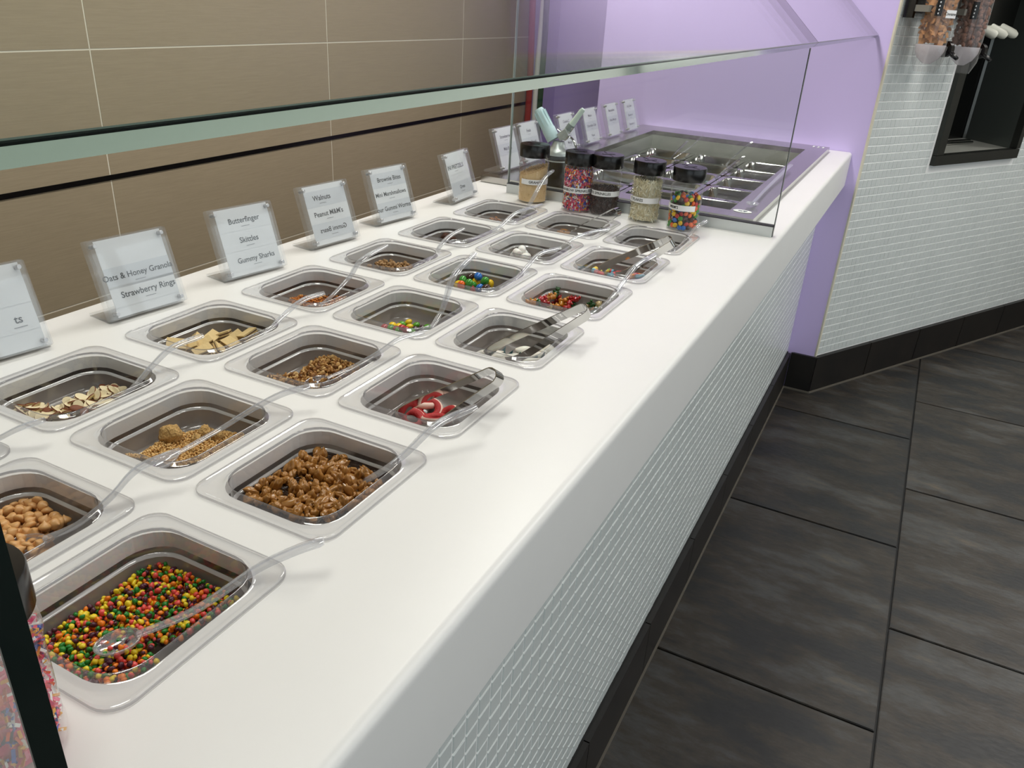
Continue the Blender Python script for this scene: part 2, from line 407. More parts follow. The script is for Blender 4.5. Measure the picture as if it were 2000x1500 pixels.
plate(XB, CW[1], CW[0], CW[3]); plate(CW[2], CW[1], .03, CW[3]); plate(XB, CW[3], .03, YE-.002)
obj('top_slab', b, WHITE, wk)
pf = [(.03, -TH), (.03, 0)]; R_ = .011
for i in range(7):
    a = math.pi/2*(1-i/6); pf.append((XF-R_+R_*math.cos(a), -R_+R_*math.sin(a)))
pf += [(XF, -.118), (XF-.003, -.121), (XF-.022, -.121), (XF-.022, -TH)]
b = B(); b.prism(pf, Y0, YE-.002, 1); obj('front_apron', b, WHITE, wk, smooth=True, ang=40)
# body under it
ct = thing('serving_counter', 'long serving counter faced with small white mosaic tiles above a black slate kick', 'counter', (0, 0, 0))
XT = .076
b = B(); b.box((.03, Y0, .158), (XT, YE-.002, T-TH)); obj('front_panel', b, GROUT, ct)
INNER = M('cabinet_inside', (150, 138, 128), .5, noise=(5, (118, 106, 98), .3))
b = B(); b.box((XB+.02, Y0, .158), (XB+.05, YE-.002, T-TH)); obj('back_panel', b, INNER, ct)
b = B(); b.box((XB+.05, Y0, T-.11), (.03, 1.40, T-.1)); obj('well_floor', b, INNER, ct)
b = B(); b.box((XB+.05, 1.385, T-.1), (.03, 1.4, T-TH)); obj('end_panel', b, INNER, ct)
b = B(); b.box((XB+.05, Y0, T-.1), (.03, Y0+.015, T-TH)); obj('end_panel', b, INNER, ct)
spots = []
for i in range(int((YE-Y0)/.0292)):
    for j in range(25):
        y = YE-.004-.0292*(i+.5); z = .16+.0298*(j+.5)
        if z > T-TH-.012: continue
        jit = tr(0, 0, random.uniform(-.0003, .0003)) @ Matrix.Rotation(random.uniform(-.012, .012), 4, 'X')
        spots.append(tr(XT+.0005, y, z) @ Matrix(((0, 0, 1, 0), (1, 0, 0, 0), (0, 1, 0, 0), (0, 0, 0, 1))) @ jit)
mosaic(ct, spots, (.0292/2-.0016, .0298/2-.0018), 'tile', None)
b = B(); b.box((.03, Y0, 0), (XT+.004, YE-.002, .157)); obj('kick_board', b, MBLACK, ct)
for k in range(10):
    b = B(); y0 = YE-.014-.36*(k+1); b.box((XT+.004, max(y0+.002, Y0), 0), (.0915, y0+.359, .156)); obj('kick_tile', b, SLATEB, ct)
b = B(); b.box((.0915, Y0, 0), (.095, YE-.014, .009)); obj('grout_line', b, MATS['grey_grout'], ct)

# ------------------------------------------------------------------ sneeze guard
SL = V((-.1, 0, .0915)).normalized(); SN = V((.0915, 0, .1)).normalized()
def guard(y0, y1, label):
    t = thing('sneeze_guard_pane', label, 'glass guard', (.14, 0, T+.389))
    q = [V((0, 0, 0)), SL*.93, SL*.93-SN*.012, -SN*.012]; e = .0012
    b = B(); b.prism([(p.x, p.z) for p in (SL*.002, SL*.93, SL*.93-SN*.012, SL*.002-SN*.012)], y0, y1, 1); obj('glass', b, GLASS, t)
    b = B(); b.prism([(p.x, p.z) for p in (V((0, 0, 0)), SL*.002, SL*.002-SN*.012, -SN*.012)], y0, y1, 1); obj('polished_edge', b, GEDGE, t)
    b = B(); b.prism([(p.x, p.z) for p in (SN*.0005+SL*.0, SN*.0005+SL*.0008, SL*.0008-SN*.0006, -SL*.0003-SN*.0006)], y0, y1, 1); obj('edge_arris', b, GDARK, t)
    for k, y in enumerate((y0, y1)):
        s = 1 if k else -1
        b = B(); b.prism([(p.x, p.z) for p in q], y, y+s*.001, 1); obj('end_edge', b, GDARK, t)
guard(-.33, 1.338, 'slanted clear glass guard over the pans of dry toppings')
guard(1.343, 2.756, 'slanted clear glass guard over the steel cold well')
def divider(y, label):
    t = thing('divider_pane', label, 'glass divider', (0, y, T))
    xr, xl, h = .1262, -.52, .010
    pl = [(xl, 0), (xr, 0), (xr, .378), (xl, .378+(xr-xl)*.915)]
    b = B(); b.prism(pl, 0, h, 1); obj('glass', b, GLASS, t)
    b = B(); b.box((xr, -.0005, 0), (xr+.0012, h+.0005, .378)); obj('dark_edge', b, GDARK, t)
    b = B(); b.box((xl-.0012, 0, 0), (xl, h, 1.0)); obj('bright_edge', b, GPALE, t)
    b = B(); b.box((xl, -.006, 0), (xr, -.0005, .0225)); b.box((xl, h+.0005, 0), (xr, h+.006, .0225)); obj('base_channel', b, ALU, t)
    b = B(); b.box((xl, -.0062, .0225), (xr, h+.0062, .0238)); obj('gasket', b, MBLACK, t)
divider(1.338, 'upright glass divider between the topping pans and the cold well')
divider(-.3175, 'upright glass divider beside the pan of tiny coloured candies')

# ------------------------------------------------------------------ food pans
def ring_mesh(loops, name, mats, m_of=None, close_bottom=True):
    b = B(); n = len(loops[0])
    b.v = [tuple(q) for l in loops for q in l]
    for j in range(len(loops)-1):
        for i in range(n):
            k = (i+1) % n; b.f.append((j*n+i, j*n+k, (j+1)*n+k, (j+1)*n+i)); b.m.append(m_of(j) if m_of else 0)
    if close_bottom: b.f.append(tuple(range((len(loops)-1)*n, len(loops)*n))); b.m.append(0)
    return b.mesh(name, mats, True, 50)
def lp(hx, hy, r, z): return [(p[0], p[1], z) for p in rrect(hx, hy, r)]
fx, fy = WX/2, WY/2
FLANGE = ring_mesh([lp(fx, fy, .02, .0004), lp(fx, fy, .02, .0028), lp(fx-.0015, fy-.0015, .019, .004), lp(fx-.004, fy-.004, .018, .0034), lp(fx-.006, fy-.006, .017, .0022),
                    lp(.0705, .0775, .033, .0024), lp(.0672, .0742, .032, .0035), lp(.0655, .0725, .0315, .0062), lp(.0640, .0710, .031, .0066), lp(.0632, .0702, .0305, .0056)], 'flange', PCLEAR, None, False)
WALLU = ring_mesh([lp(.0632, .0702, .0305, .0056), lp(.0630, .0700, .030, -.0185)], 'upper_wall', PCLEAR, None, False)
SHOUL = ring_mesh([lp(.0630, .0700, .030, -.0185), lp(.0616, .0686, .0295, -.0192), lp(.0606, .0676, .029, -.0212)], 'stacking_shoulder', clear('shoulder_sheen_white', (.9, .9, .9), (235, 234, 232), .62, .1, 1.5, .05), None, False)  # near-white mixed in for the shine of reflected light on the shoulder
LIP = ring_mesh([lp(.0640, .0710, .031, .0067), lp(.0632, .0702, .0305, .0057), lp(.0630, .0700, .0304, .0046)], 'lip', clear('refraction_dark_lip', (.5, .49, .5), (120, 118, 122), .12, .05, 1.5, .03), None, False)  # dark tint paints the refraction line along the clear lip
OLINE = ring_mesh([lp(fx+.0002, fy+.0002, .0202, .0006), lp(fx+.0002, fy+.0002, .0202, .0022), lp(fx-.0003, fy-.0003, .0198, .0030)], 'outer_edge_line', clear('grey_edge_line', (.7, .69, .7), (150, 148, 152), .15, .05, 1.5, .04), None, False)  # added grey strip paints the dark outline of the clear flange edge
PB = -.042                                                        # pan bottom
WALLL = ring_mesh([lp(.0606, .0676, .029, -.0212), lp(.0600, .0670, .028, PB+.004), lp(.056, .063, .025, PB)], 'lower_wall', PLIFT)
PANNAME = {(1, 0): 'tiny coloured crunchy candies', (1, -1): 'tan baking chips', (1, -2): None, (2, 0): 'walnuts in dark syrup', (2, -1): 'sandy biscuit crumbs', (2, -2): 'sliced almonds',
    (3, 0): 'red candy rings', (3, -1): 'oat granola', (3, -2): 'wafer pieces', (4, 0): 'teal and white gummy sharks', (4, -1): 'small round fruit candies', (4, -2): 'orange candy bar crumbs',
    (5, 0): 'gummy bears', (5, -1): 'coloured peanut candies', (5, -2): 'dry walnut pieces', (6, 0): 'pastel gummy worms', (6, -1): 'white marshmallows', (6, -2): 'brownie bites',
    (7, 0): 'a few dark cookie crumbs', (7, -1): 'one round cookie', (7, -2): 'a few pretzel bits'}
PC = {}
for r, c in PANS:
    x0, y0, x1, y1 = panbox(r, c); n = PANNAME[r, c]; PC[r, c] = V(((x0+x1)/2, (y0+y1)/2, T))
    t = thing('food_pan', ('clear plastic food pan holding '+n) if n else 'clear plastic food pan cut off beside the pan of tan baking chips', 'food pan', PC[r, c], 0, 'clear food pans set in the worktop')
    link('flange', FLANGE, t); link('lip', LIP, t); link('outer_edge_line', OLINE, t); link('upper_wall', WALLU, t); link('stacking_shoulder', SHOUL, t); link('lower_wall', WALLL, t)

IX, IY = .0585, .0655
def clampin(rc, p, s):
    c = PC[rc]; return V((min(max(p.x, c.x-IX+s), c.x+IX-s), min(max(p.y, c.y-IY+s), c.y+IY-s), p.z))
# ------------------------------------------------------------------ spoons
def spoon(pts, label, bowl=True):
    """pts: (px, py, z) from the bowl to the handle tip"""
    P = [pz(*q) for q in pts]
    rc = min(PC, key=lambda k: (PC[k].xy-P[0].xy).length); d = (P[0]-P[1]).xy.normalized()
    bc = V((P[0].x+d.x*.014, P[0].y+d.y*.014, 0)); cl = clampin(rc, bc, .0165); P[0] += cl-bc      # the bowl lies inside its pan
    o = P[0].copy(); t = thing('serving_spoon', label, 'spoon', o, 0, 'clear plastic serving spoons')
    S = smoothpath([p-o for p in P], 7); K = len(S)
    hz = (P[-1]-P[0]); side = V((-hz.y, hz.x, 0)).normalized()
    rw = [.0042+.0022*min(1, i/(K*.6)) for i in range(K)]; rt = [.0016+.0008*i/K for i in range(K)]
    rw[-1] *= .72
    b = B(); b.sweep(S, rw, rt, 12, side=side); obj('handle', b, SPOON, t, True, 60)
    g = B(); g.sweep([q+V((0, 0, .0028)) for q in S[K//3:-2]], .0011, .0007, 6, side=side); obj('handle_rib', g, SPOON, t, True)
    d = (S[0]-S[2]).normalized(); d.z *= .3; d.normalize(); n = d.cross(side); n = n if n.z > 0 else -n
    mx = Matrix((d, side, n)).transposed().to_4x4(); mx.translation = S[0]+d*.014
    prof = [(math.sin(a)*.5, -math.cos(a)*.42) for a in [i*math.pi/2/7 for i in range(8)]]
    prof += [(r_-.04, z_+.03) for r_, z_ in reversed(prof)]
    prof[-1] = (0, prof[-1][1])
    b = B(); b.lathe([(max(r_, 0)*.033, z_*.020) for r_, z_ in prof], 24, mx=mx, cap=False, sx=1.05, sy=.8); obj('bowl', b, SPOON, t, True)
Zb = -.021
SP = [([(268, 1240, Zb), (380, 1192, -.012), (500, 1112, .0095), (570, 1078, .022), (632, 1056, .03)], 'clear spoon resting in the tiny coloured candies'),
 ([(85, 1052, Zb), (150, 1025, -.012), (212, 975, .0095), (270, 915, .03), (352, 880, .04)], 'clear spoon resting in the tan baking chips'),
 ([(700, 946, -.02), (750, 918, -.003), (792, 886, .0095), (855, 828, .034), (930, 794, .044)], 'clear spoon dipped in the syrupy walnuts'),
 ([(345, 886, Zb), (430, 838, -.012), (500, 795, .0095), (555, 768, .025), (606, 755, .032)], 'clear spoon resting in the sandy biscuit crumbs'),
 ([(212, 792, Zb), (258, 758, -.008), (296, 716, .0095), (338, 678, .028), (397, 655, .036)], 'clear spoon resting in the sliced almonds'),
 ([(478, 676, Zb), (520, 648, -.008), (556, 614, .0095), (592, 586, .026), (634, 572, .034)], 'clear spoon resting in the pan of wafer pieces'),
 ([(640, 738, Zb), (690, 716, -.01), (738, 690, .0095), (780, 662, .026), (829, 649, .034)], 'clear spoon resting in the oat granola'),
 ([(626, 596, Zb), (650, 576, -.006), (682, 542, .016), (706, 508, .045), (756, 479, .06)], 'clear spoon standing in the orange candy bar crumbs'),
 ([(843, 640, Zb), (862, 608, -.002), (872, 580, .02), (888, 536, .052), (928, 494, .075)], 'clear spoon standing in the round fruit candies'),
 ([(838, 512, Zb), (850, 494, -.004), (862, 478, .013), (880, 460, .026), (906, 446, .036)], 'clear spoon propped in the dry walnut pieces'),
 ([(975, 564, Zb), (1006, 546, -.006), (1032, 518, .0095), (1054, 496, .026), (1094, 484, .032)], 'clear spoon resting among the peanut candies'),
 ([(1088, 488, -.01), (1108, 474, .0095), (1130, 462, .02), (1160, 452, .026), (1190, 448, .03)], 'clear spoon resting in the pan of white marshmallows'),
 ([(905, 470, Zb), (940, 460, -.01), (974, 445, .0095), (1006, 417, .03), (1058, 399, .038)], 'clear spoon lying in the pan of brownie bites'),
 ([(1022, 424, Zb), (1036, 396, .014), (1050, 370, .043), (1063, 348, .062), (1080, 333, .074)], 'clear spoon standing in the pan of pretzel bits'),
 ([(1172, 602, Zb), (1196, 580, -.004), (1218, 550, .0095), (1244, 518, .034), (1281, 496, .045)], 'clear spoon propped in the gummy bears'),
 ([(1328, 482, Zb), (1338, 468, -.004), (1350, 455, .0095), (1362, 442, .024), (1380, 431, .034)], 'clear spoon propped in the pan of dark cookie crumbs'),
 ([(-60, 890, Zb), (-30, 872, -.004), (0, 856, .012), (40, 836, .024), (87, 820, .03)], 'clear spoon whose bowl is out of sight beside the almonds')]
for p, l in SP: spoon(p, l)

# ------------------------------------------------------------------ tongs
def tongs(hg, a, c, label, wd=.0085):
    H, A, Bp = pz(*hg), pz(*a), pz(*c); o = (A+Bp)/2
    t = thing('tongs', label, 'tongs', o, 0, 'steel serving tongs')
    ax = (H-o).normalized(); sp = (Bp-A); sp = (sp-ax*sp.dot(ax)).normalized(); wv = ax.cross(sp).normalized()
    if wv.z < 0: wv = -wv
    def rib(path, wid, name):
        P = [V(q) for q in path]; b = B(); k = len(P); th = .0006; vs = []
        for i, q in enumerate(P):
            tg = (P[min(i+1, k-1)]-P[max(i-1, 0)]).normalized(); nn = tg.cross(wv).normalized()
            for u, s in ((-1, -1), (1, -1), (1, 1), (-1, 1)): vs.append(q+wv*(u*wid[i])+nn*(s*th))
        f = []
        for i in range(k-1):
            for j in range(4): f.append((i*4+j, i*4+(j+1) % 4, i*4+4+(j+1) % 4, i*4+4+j))
        f += [(0, 1, 2, 3), (k*4-4, k*4-3, k*4-2, k*4-1)]
        b.add(vs, f); obj(name, b, SHINY, t, True, 30)
    hl = H-o; r_ = .008
    ha = hl-ax*.014-sp*r_*1.25; hb = hl-ax*.014+sp*r_*1.25
    for e, q in ((A-o, ha), (Bp-o, hb)):
        sgn = -1 if q is ha else 1
        path = [e-sp*sgn*.003, e.lerp(q, .12)+sp*sgn*.003, e.lerp(q, .3)+sp*sgn*.004, e.lerp(q, .6)+sp*sgn*.002, q]
        path = smoothpath(path, 5); k = len(path)
        rib(path, [wd*(1.12-.3*min(1, i/k*2.2)) if i/k < .3 else wd*(.82+.18*i/k) for i in range(k)], 'arm')
    arc = [ha] + [hl-ax*.009+(ax*.010*math.sin(an)-sp*r_*1.2*math.cos(an)) for an in [math.pi*i/8 for i in range(9)]] + [hb]
    rib(arc, [wd]*len(arc), 'spring_bend')
tongs((974, 731, .05), (772, 812, -.026), (826, 838, -.026), 'steel tongs lying in the pan of red candy rings')
tongs((1148, 605, .05), (948, 690, -.024), (992, 708, -.024), 'steel tongs lying over the gummy sharks')
tongs((1314, 470, .05), (1174, 524, -.022), (1206, 540, -.022), 'steel tongs gripping the pastel gummy worms')
tongs((1208, 412, .05), (1114, 456, -.02), (1140, 464, -.022), 'steel tongs lying in the pan with one round cookie')

# ------------------------------------------------------------------ sign holders
def text(body, size, parent, mw, name='printed_name', mat=INK, bend=None, flip=False, left=False):
    cu = bpy.data.curves.new(name, 'FONT'); cu.body = body; cu.size = size; cu.align_x = 'LEFT' if left else 'CENTER'; cu.align_y = 'CENTER'
    cu.materials.append(mat); cu.resolution_u = 3; cu.offset = size*.012; cu.space_character = 1.0
    o = bpy.data.objects.new(name, cu); C.objects.link(o); bpy.context.view_layer.update()
    me = bpy.data.meshes.new_from_object(o.evaluated_get(bpy.context.evaluated_depsgraph_get()))
    bpy.data.objects.remove(o); bpy.data.curves.remove(cu)
    if flip:
        for q in me.vertices: q.co.x = -q.co.x
    if bend:
        for q in me.vertices: a = q.co.x/bend; q.co = V((bend*math.sin(a), q.co.y, bend*math.cos(a)-bend))
    return link(name, me, parent, mw=mw)
def plates(w, h):
    b = B(); b.prism(rrect(w/2, h/2, .002, 2), 0, .009, 2); bk = b.mesh('back_plate', ACRYL)
    b = B(); b.prism(rrect(w/2-.0015, h/2-.0015, .002, 2), 0, .0075, 2); fp = b.mesh('front_plate', ACRYL)
    return bk, fp
MAG = B().lathe([(.0031, 0), (.0031, .012), (.0024, .0128)], 12).mesh('magnet', M('nickel_stud', (200, 200, 202), .3, .6), True, 40)
SW, SH = .118, .112
BKP, FTP = plates(SW, SH)
FOOT = B().box((-SW/2, 0, 0), (SW/2, .048, .004)).mesh('foot', ACRYL)
TAG = .0009
def sign(x, y, z, rz, lines, label, group='acrylic sign holders along the back of the counter', tilt=18, s=1.0):
    """lines: (text, v 0..1 up the plate, size, shift, flip, grey)"""
    t = thing('sign_holder', label, 'sign', (x, y, z), math.pi/2+rz, group); t.scale = (s, s, s)
    a = math.radians(tilt); Rm = Matrix.Rotation(math.pi/2-a, 4, 'X')
    base = tr(0, .006, .001) @ Rm @ tr(0, SH/2, 0)
    link('back_plate', BKP, t, mw=base); link('foot', FOOT, t, mw=tr(0, .002, 0))
    link('front_plate', FTP, t, mw=base @ tr(0, 0, .0102))
    for u in (-1, 1):
        for v in (-1, 1): link('magnet', MAG, t, mw=base @ tr(u*(SW/2-.009), v*(SH/2-.009), .0055))
    b = B(); b.box((-SW/2+.012, -SH/2+.003, .0091), (SW/2-.006, SH/2-.003, .0094)); obj('backing_card', b, PAPER, t, mw=base)
    for tx, v, size, sh, flip, grey in lines:
        yy = (v-.5)*SH
        cd = B(); cd.box((-SW/2+.012, yy-.0145, .0095), (SW/2-.006, yy+.0145, .0098)); cd = obj('name_card', cd, PAPER2 if grey else PAPER, t, mw=base)
        if tx: text(tx, size, cd, tr(.003+sh, yy+.001, .0101), flip=flip)
        q = B(); q.box((-.008, -.0004, 0), (.008, .0004, .00005)); q2 = obj('small_print', q, M('small_ink', (140, 140, 142), .8), cd, mw=tr(.003+sh, yy-.0085, .0101))
def sgn(bl, br): return pz(*bl), pz(*br)
def place_sign(bl, br, lines, label, **k):
    a, c = sgn(bl, br); d = c-a; mid = (a+c)/2; rz = math.atan2(d.y, d.x)-math.pi/2
    sign(mid.x-.008, mid.y, T, rz, lines, label, **k)
place_sign((-52, 728), (78, 690), [('ts', .36, .014, .028, False, False), ('', .66, .01, 0, False, False)], 'clear sign holder whose card ends in ts, at the end of the sign row')
place_sign((232, 634), (362, 595), [('Oats & Honey Granola', .50, .0114, -.001, False, True), ('Strawberry Rings', .27, .0122, .006, False, False)], 'clear sign holder reading Oats & Honey Granola and Strawberry Rings')
place_sign((454, 554), (558, 526), [('Butterfinger', .78, .0122, 0, False, False), ('Skittles', .50, .0125, 0, False, False), ('Gummy Sharks', .22, .0118, .004, False, False)], 'clear sign holder whose lowest card reads Gummy Sharks')
place_sign((618, 492), (703, 468), [('Walnuts', .76, .0128, -.010, False, True), ('Peanut M&M\'s', .50, .0125, -.002, False, False), ('Gummi Bears', .24, .0122, 0, True, True)], 'clear sign holder with Walnuts on top and a back-to-front bottom card')
place_sign((744, 445), (814, 426), [('Brownie Bites', .76, .0125, .002, False, True), ('Mini Marshmallows', .50, .0118, -.002, False, False), ('our Gummi Worms', .24, .0125, -.002, False, True)], 'clear sign holder reading Brownie Bites and Mini Marshmallows')
place_sign((888, 403), (934, 384), [('INI PRETZELS', .68, .0128, -.010, False, False), ('Oreo', .26, .011, 0, False, True)], 'clear sign holder with pretzels on its card beside the metal ledge')
FS = [((1003, 326), 'Strawberries', 'Malt Balls', None), ((1047, 316), 'Fresh', 'Cookie Dough', None), ((1118, 297), 'Cookie C', 'Mixed', 'Mango'), ((1163, 284), 'Melon', 'Chocolate Chip', 'Pears'), ((1204, 272), 'Maraschino', 'Boba Mango', None), ((1238, 258), 'Key Lime', 'Blueberry', 'Strawberry')]
FL = ['clear sign holder headed Strawberries on the cold well rim', 'clear sign holder partly behind the large pale blue nozzle', 'clear sign holder seen behind the slim white lever handle',
      'clear sign holder with Chocolate Chip on its middle card', 'clear sign holder with two cards and an empty lower half', 'clear sign holder standing last before the lavender wall']
for (p, a, c, d), l in zip(FS, FL):
    q = pa(p[0], p[1], 0, -.592)
    ln = [(a, .76, .0115, 0, False, False), (c, .48, .0115, 0, False, True)] + ([(d, .2, .0115, 0, False, False)] if d else [])
    sign(-.600, q.y, T+.0172, -.02, ln, l, group='acrylic sign holders on the cold well rim')

# ------------------------------------------------------------------ cold well
cwl = thing('cold_well', 'stainless steel drop-in cold well with a raised rim at the lavender wall', 'cold well', (0, 0, T))
ox0, oy0, ox1, oy1, ix0, iy0, ix1, iy1 = -.632, 1.402, .070, 2.70, -.548, 1.462, .004, 2.575
b = B(); zt = .0165
for q in ((ox0, oy0, ox1, iy0), (ox0, iy1, ox1, oy1), (ox0, iy0, ix0, iy1), (ix1, iy0, ox1, iy1)): b.box((q[0], q[1], .0012), (q[2], q[3], zt))
obj('rim', b, STEEL, cwl)
b = B(); zb = -.14
for q in ((ix0-.004, iy0-.004, ix1+.004, iy0), (ix0-.004, iy1, ix1+.004, iy1+.004), (ix0-.004, iy0, ix0, iy1), (ix1, iy0, ix1+.004, iy1)): b.box((q[0], q[1], zb), (q[2], q[3], .0012))
b.box((ix0-.004, iy0-.004, zb-.004), (ix1+.004, iy1+.004, zb)); obj('basin', b, M('satin_steel', (186, 188, 180), .42, .45), cwl)
ZP = -.042
pw, pd = (ix1-ix0)/3, .176
b = B()
for k in (1, 2): b.box((ix0+pw*k-.006, iy0, ZP-.012), (ix0+pw*k+.006, iy1, ZP-.004))
obj('support_bar', b, STEEL, cwl)
b = B(); b.lathe([(.0, 0), (.0145, 0), (.0145, .0006), (0, .0006)], 28, sx=1, sy=.95); st = obj('round_sticker', b, PAPER, cwl, loc=pz(1450, 413, zt)-V((0, 0, T))+V((0, 0, .0003))); st.scale.x = 1.5
b = B(); b.box((-.006, -.004, .0008), (.0, .002, .0011)); b.box((.001, -.001, .0008), (.007, .005, .0011)); b.lathe([(0, .0008), (.0016, .0008), (.0016, .0011), (0, .0011)], 10, mx=tr(.004, -.005, 0)); obj('sticker_print', b, M('sticker_ink', (70, 86, 100), .6), st)
b = B()
for k in range(3): b.box((ix1+.012+k*.016, oy1-.045, zt), (ix1+.018+k*.016, oy1-.015, zt+.0006))
obj('warning_label', b, PAPER2, cwl)
SPN = ring_mesh([lp(pw/2-.002, pd/2-.001, .014, -.002), lp(pw/2-.002, pd/2-.001, .014, .001), lp(pw/2-.014, pd/2-.012, .02, .0012), lp(pw/2-.016, pd/2-.014, .02, -.002), lp(pw/2-.02, pd/2-.018, .022, -.07)], 'pan_body', SHINY)
SFILL = [('red berries', (140, 30, 22)), ('orange fruit pieces', (196, 104, 26)), ('dark chocolate sauce', (52, 26, 16)), ('golden pineapple', (205, 160, 50)), ('brown caramel', (150, 84, 28)), None]
steel_i = 0
for i in range(3):
    for j in range(6):
        c0 = V((ix0+pw*(i+.5), iy0+.008+pd*(j+.5)+.003*j, T+ZP))
        fill = [4, 3, 1, 2, 0, 5, 3, 0, 2, 5, 1, 5, 1, 4, 2, 0, 5, 5][i*6+j]
        side = ('beside the sign holders', 'in the middle row', 'beside the open worktop strip')[i]
        nm = SFILL[fill][0] if SFILL[fill] else None
        t = thing('steel_pan', ('steel pan of %s %s of the cold well' % (nm, side)) if nm else 'empty steel pan %s of the cold well' % side, 'food pan', c0, 0, 'steel pans in the cold well')
        link('pan_body', SPN, t)
        if nm:
            b = B(); r = random.Random(steel_i); tv, tf = ICO1; xf = []
            for k in range(60):
                xf.append(tr(c0.x+r.uniform(-1, 1)*(pw/2-.03), c0.y+r.uniform(-1, 1)*(pd/2-.03), c0.z-.045+r.uniform(0, .008)) @ rot(rnd=r) @ Matrix.Diagonal((.012, .009, .007, 1)))
            xf.append(tr(c0.x, c0.y, c0.z-.056) @ Matrix.Diagonal((pw/2-.022, pd/2-.022, .010, 1)))
            me = mesh_np('fruit', ICO1, xf, [M('fill%d' % fill, SFILL[fill][1], .25, noise=(60, tuple(int(v*.6) for v in SFILL[fill][1]), .2))], [0]*len(xf))
            tag(link('fruit_topping', me), nm+' filling a steel pan '+side, 'fruit topping', 'toppings in the steel pans', 'stuff')
        steel_i += 1
def spoon3(P, label, grp='clear plastic spoons in the cold well'):
    o = P[0].copy(); t = thing('serving_spoon', label, 'spoon', o, 0, grp)
    S = smoothpath([p-o for p in P], 6); K = len(S); hz = P[-1]-P[0]; side = V((-hz.y, hz.x, 0)).normalized()
    b = B(); b.sweep(S, [.0042+.0022*i/K for i in range(K)], .0022, 10, side=side); obj('handle', b, SPOON, t, True, 60)
    b = B(); b.lathe([(.0, -.008), (.012, -.005), (.016, 0), (.0145, 0), (.011, -.004), (0, -.0065)], 18, cap=False); obj('bowl', b, SPOON, t, True)
for a, m_, e, l in [((1312, 312), (1345, 290), (1372, 266), 'clear spoon reaching over the steel back wall of the cold well'), ((1305, 318), (1320, 298), (1342, 276), 'slim clear spoon beside the one over the steel back wall'),
                    ((1418, 322), (1440, 300), (1468, 278), 'clear spoon with a long arched handle in the cold well'), ((1395, 352), (1425, 325), (1452, 306), 'clear spoon crossing the middle of the cold well'),
                    ((1385, 360), (1410, 338), (1440, 318), 'clear spoon lying just under another across the cold well'), ((1470, 396), (1505, 360), (1545, 322), 'clear spoon lying along the outer edge of the cold well'),
                    ((1240, 325), (1262, 308), (1278, 300), 'clear spoon standing in red berries by the coconut jar')]:
    edge = 'outer edge' in l
    spoon3([pz(a[0], a[1], .026 if edge else ZP-.02), pz(m_[0], m_[1], .024 if edge else ZP+.02), pz(e[0], e[1], .03)], l)

# ------------------------------------------------------------------ topping jars
def jar(name_lab, loc, lid_rot, txt, tx_rot, label_off=0, lidw=None):
    t = thing('shaker_jar', name_lab, 'jar', loc, 0, 'black-lidded shaker jars')
    b = B(); b.lathe([(.0, .001), (.030, .001), (.0345, .003), (.0352, .010), (.0342, .016), (.0342, .080), (.0354, .086), (.0350, .092), (.0318, .097), (.0312, .103), (.0312, .106)], 32, cap=False); obj('jar_body', b, JARP, t, True, 60)
    b = B(); b.lathe([(.0345, .1045), (.0352, .1055), (.0352, .131), (.0345, .1325), (.032, .1328), (0, .1328)], 40); ld = obj('lid', b, BLACK, t, True, 35)
    g = B(); g.box((-.0005, -.031, .1329), (.0005, .031, .1334)); g.box((-.014, -.004, .1329), (.014, .004, .1335)); obj('flap', g, BLACK, ld, mw=Matrix.Rotation(lid_rot, 4, 'Z'))
    if txt is not None:
        R0 = .0347; a0, a1, z0, z1 = tx_rot-1.15, tx_rot+1.15, .0445, .0565
        b = B(); v = []; f = []; n = 20
        for k in range(n+1):
            a = a0+(a1-a0)*k/n
            for z in (z0, z1): v.append((R0*math.cos(a), R0*math.sin(a), z))
        for k in range(n): f.append((2*k, 2*k+2, 2*k+3, 2*k+1))
        b.add(v, f); lb = obj('paper_label', b, PAPER, t, True)
        mw = Matrix.Rotation(tx_rot+label_off+math.pi/2, 4, 'Z') @ tr(0, -R0-.0004, (z0+z1)/2) @ Matrix.Rotation(math.pi/2, 4, 'X')
        text(txt, .0082, lb, mw, 'printed_name', bend=R0+.0004)
    return t
def toward(p): return math.atan2(CAM.y-p.y, CAM.x-p.x)
JP = {'g': pz(1040, 392), 'r': pz(1125, 410), 'c': pz(1181, 414), 'f': pz(1256, 430), 'm': pz(1331, 446)}
for k in JP: JP[k].y = min(JP[k].y, 1.294); JP[k].z = T+.0003
jar('black-lidded jar of sandy crumbs labelled GRAHAM', JP['g'], 1.2, 'GRAHAM C', toward(JP['g'])+.25, .05)
jar('black-lidded jar of rainbow sprinkles in the row by the divider', JP['r'], 1.0, 'RAINBOW SPRINKLES', toward(JP['r'])-.1, -.12)
jar('black-lidded jar half full of chocolate sprinkles', JP['c'], .7, 'TE SPRINKLES', toward(JP['c'])+.15, -.45)
jar('black-lidded jar of pale coconut flakes', JP['f'], .9, 'T FLAKES', toward(JP['f'])-.2, -.45)
jar('black-lidded jar of mini coloured chocolate candies', JP['m'], .9, 'M&M\'S', toward(JP['m'])-.45, -.28)
NJ = V((-.0385, -.2565, T+.0003))
jar('black-lidded jar of rainbow sprinkles standing beside the near glass divider'.replace('near ', ''), NJ, .4, None, 0)
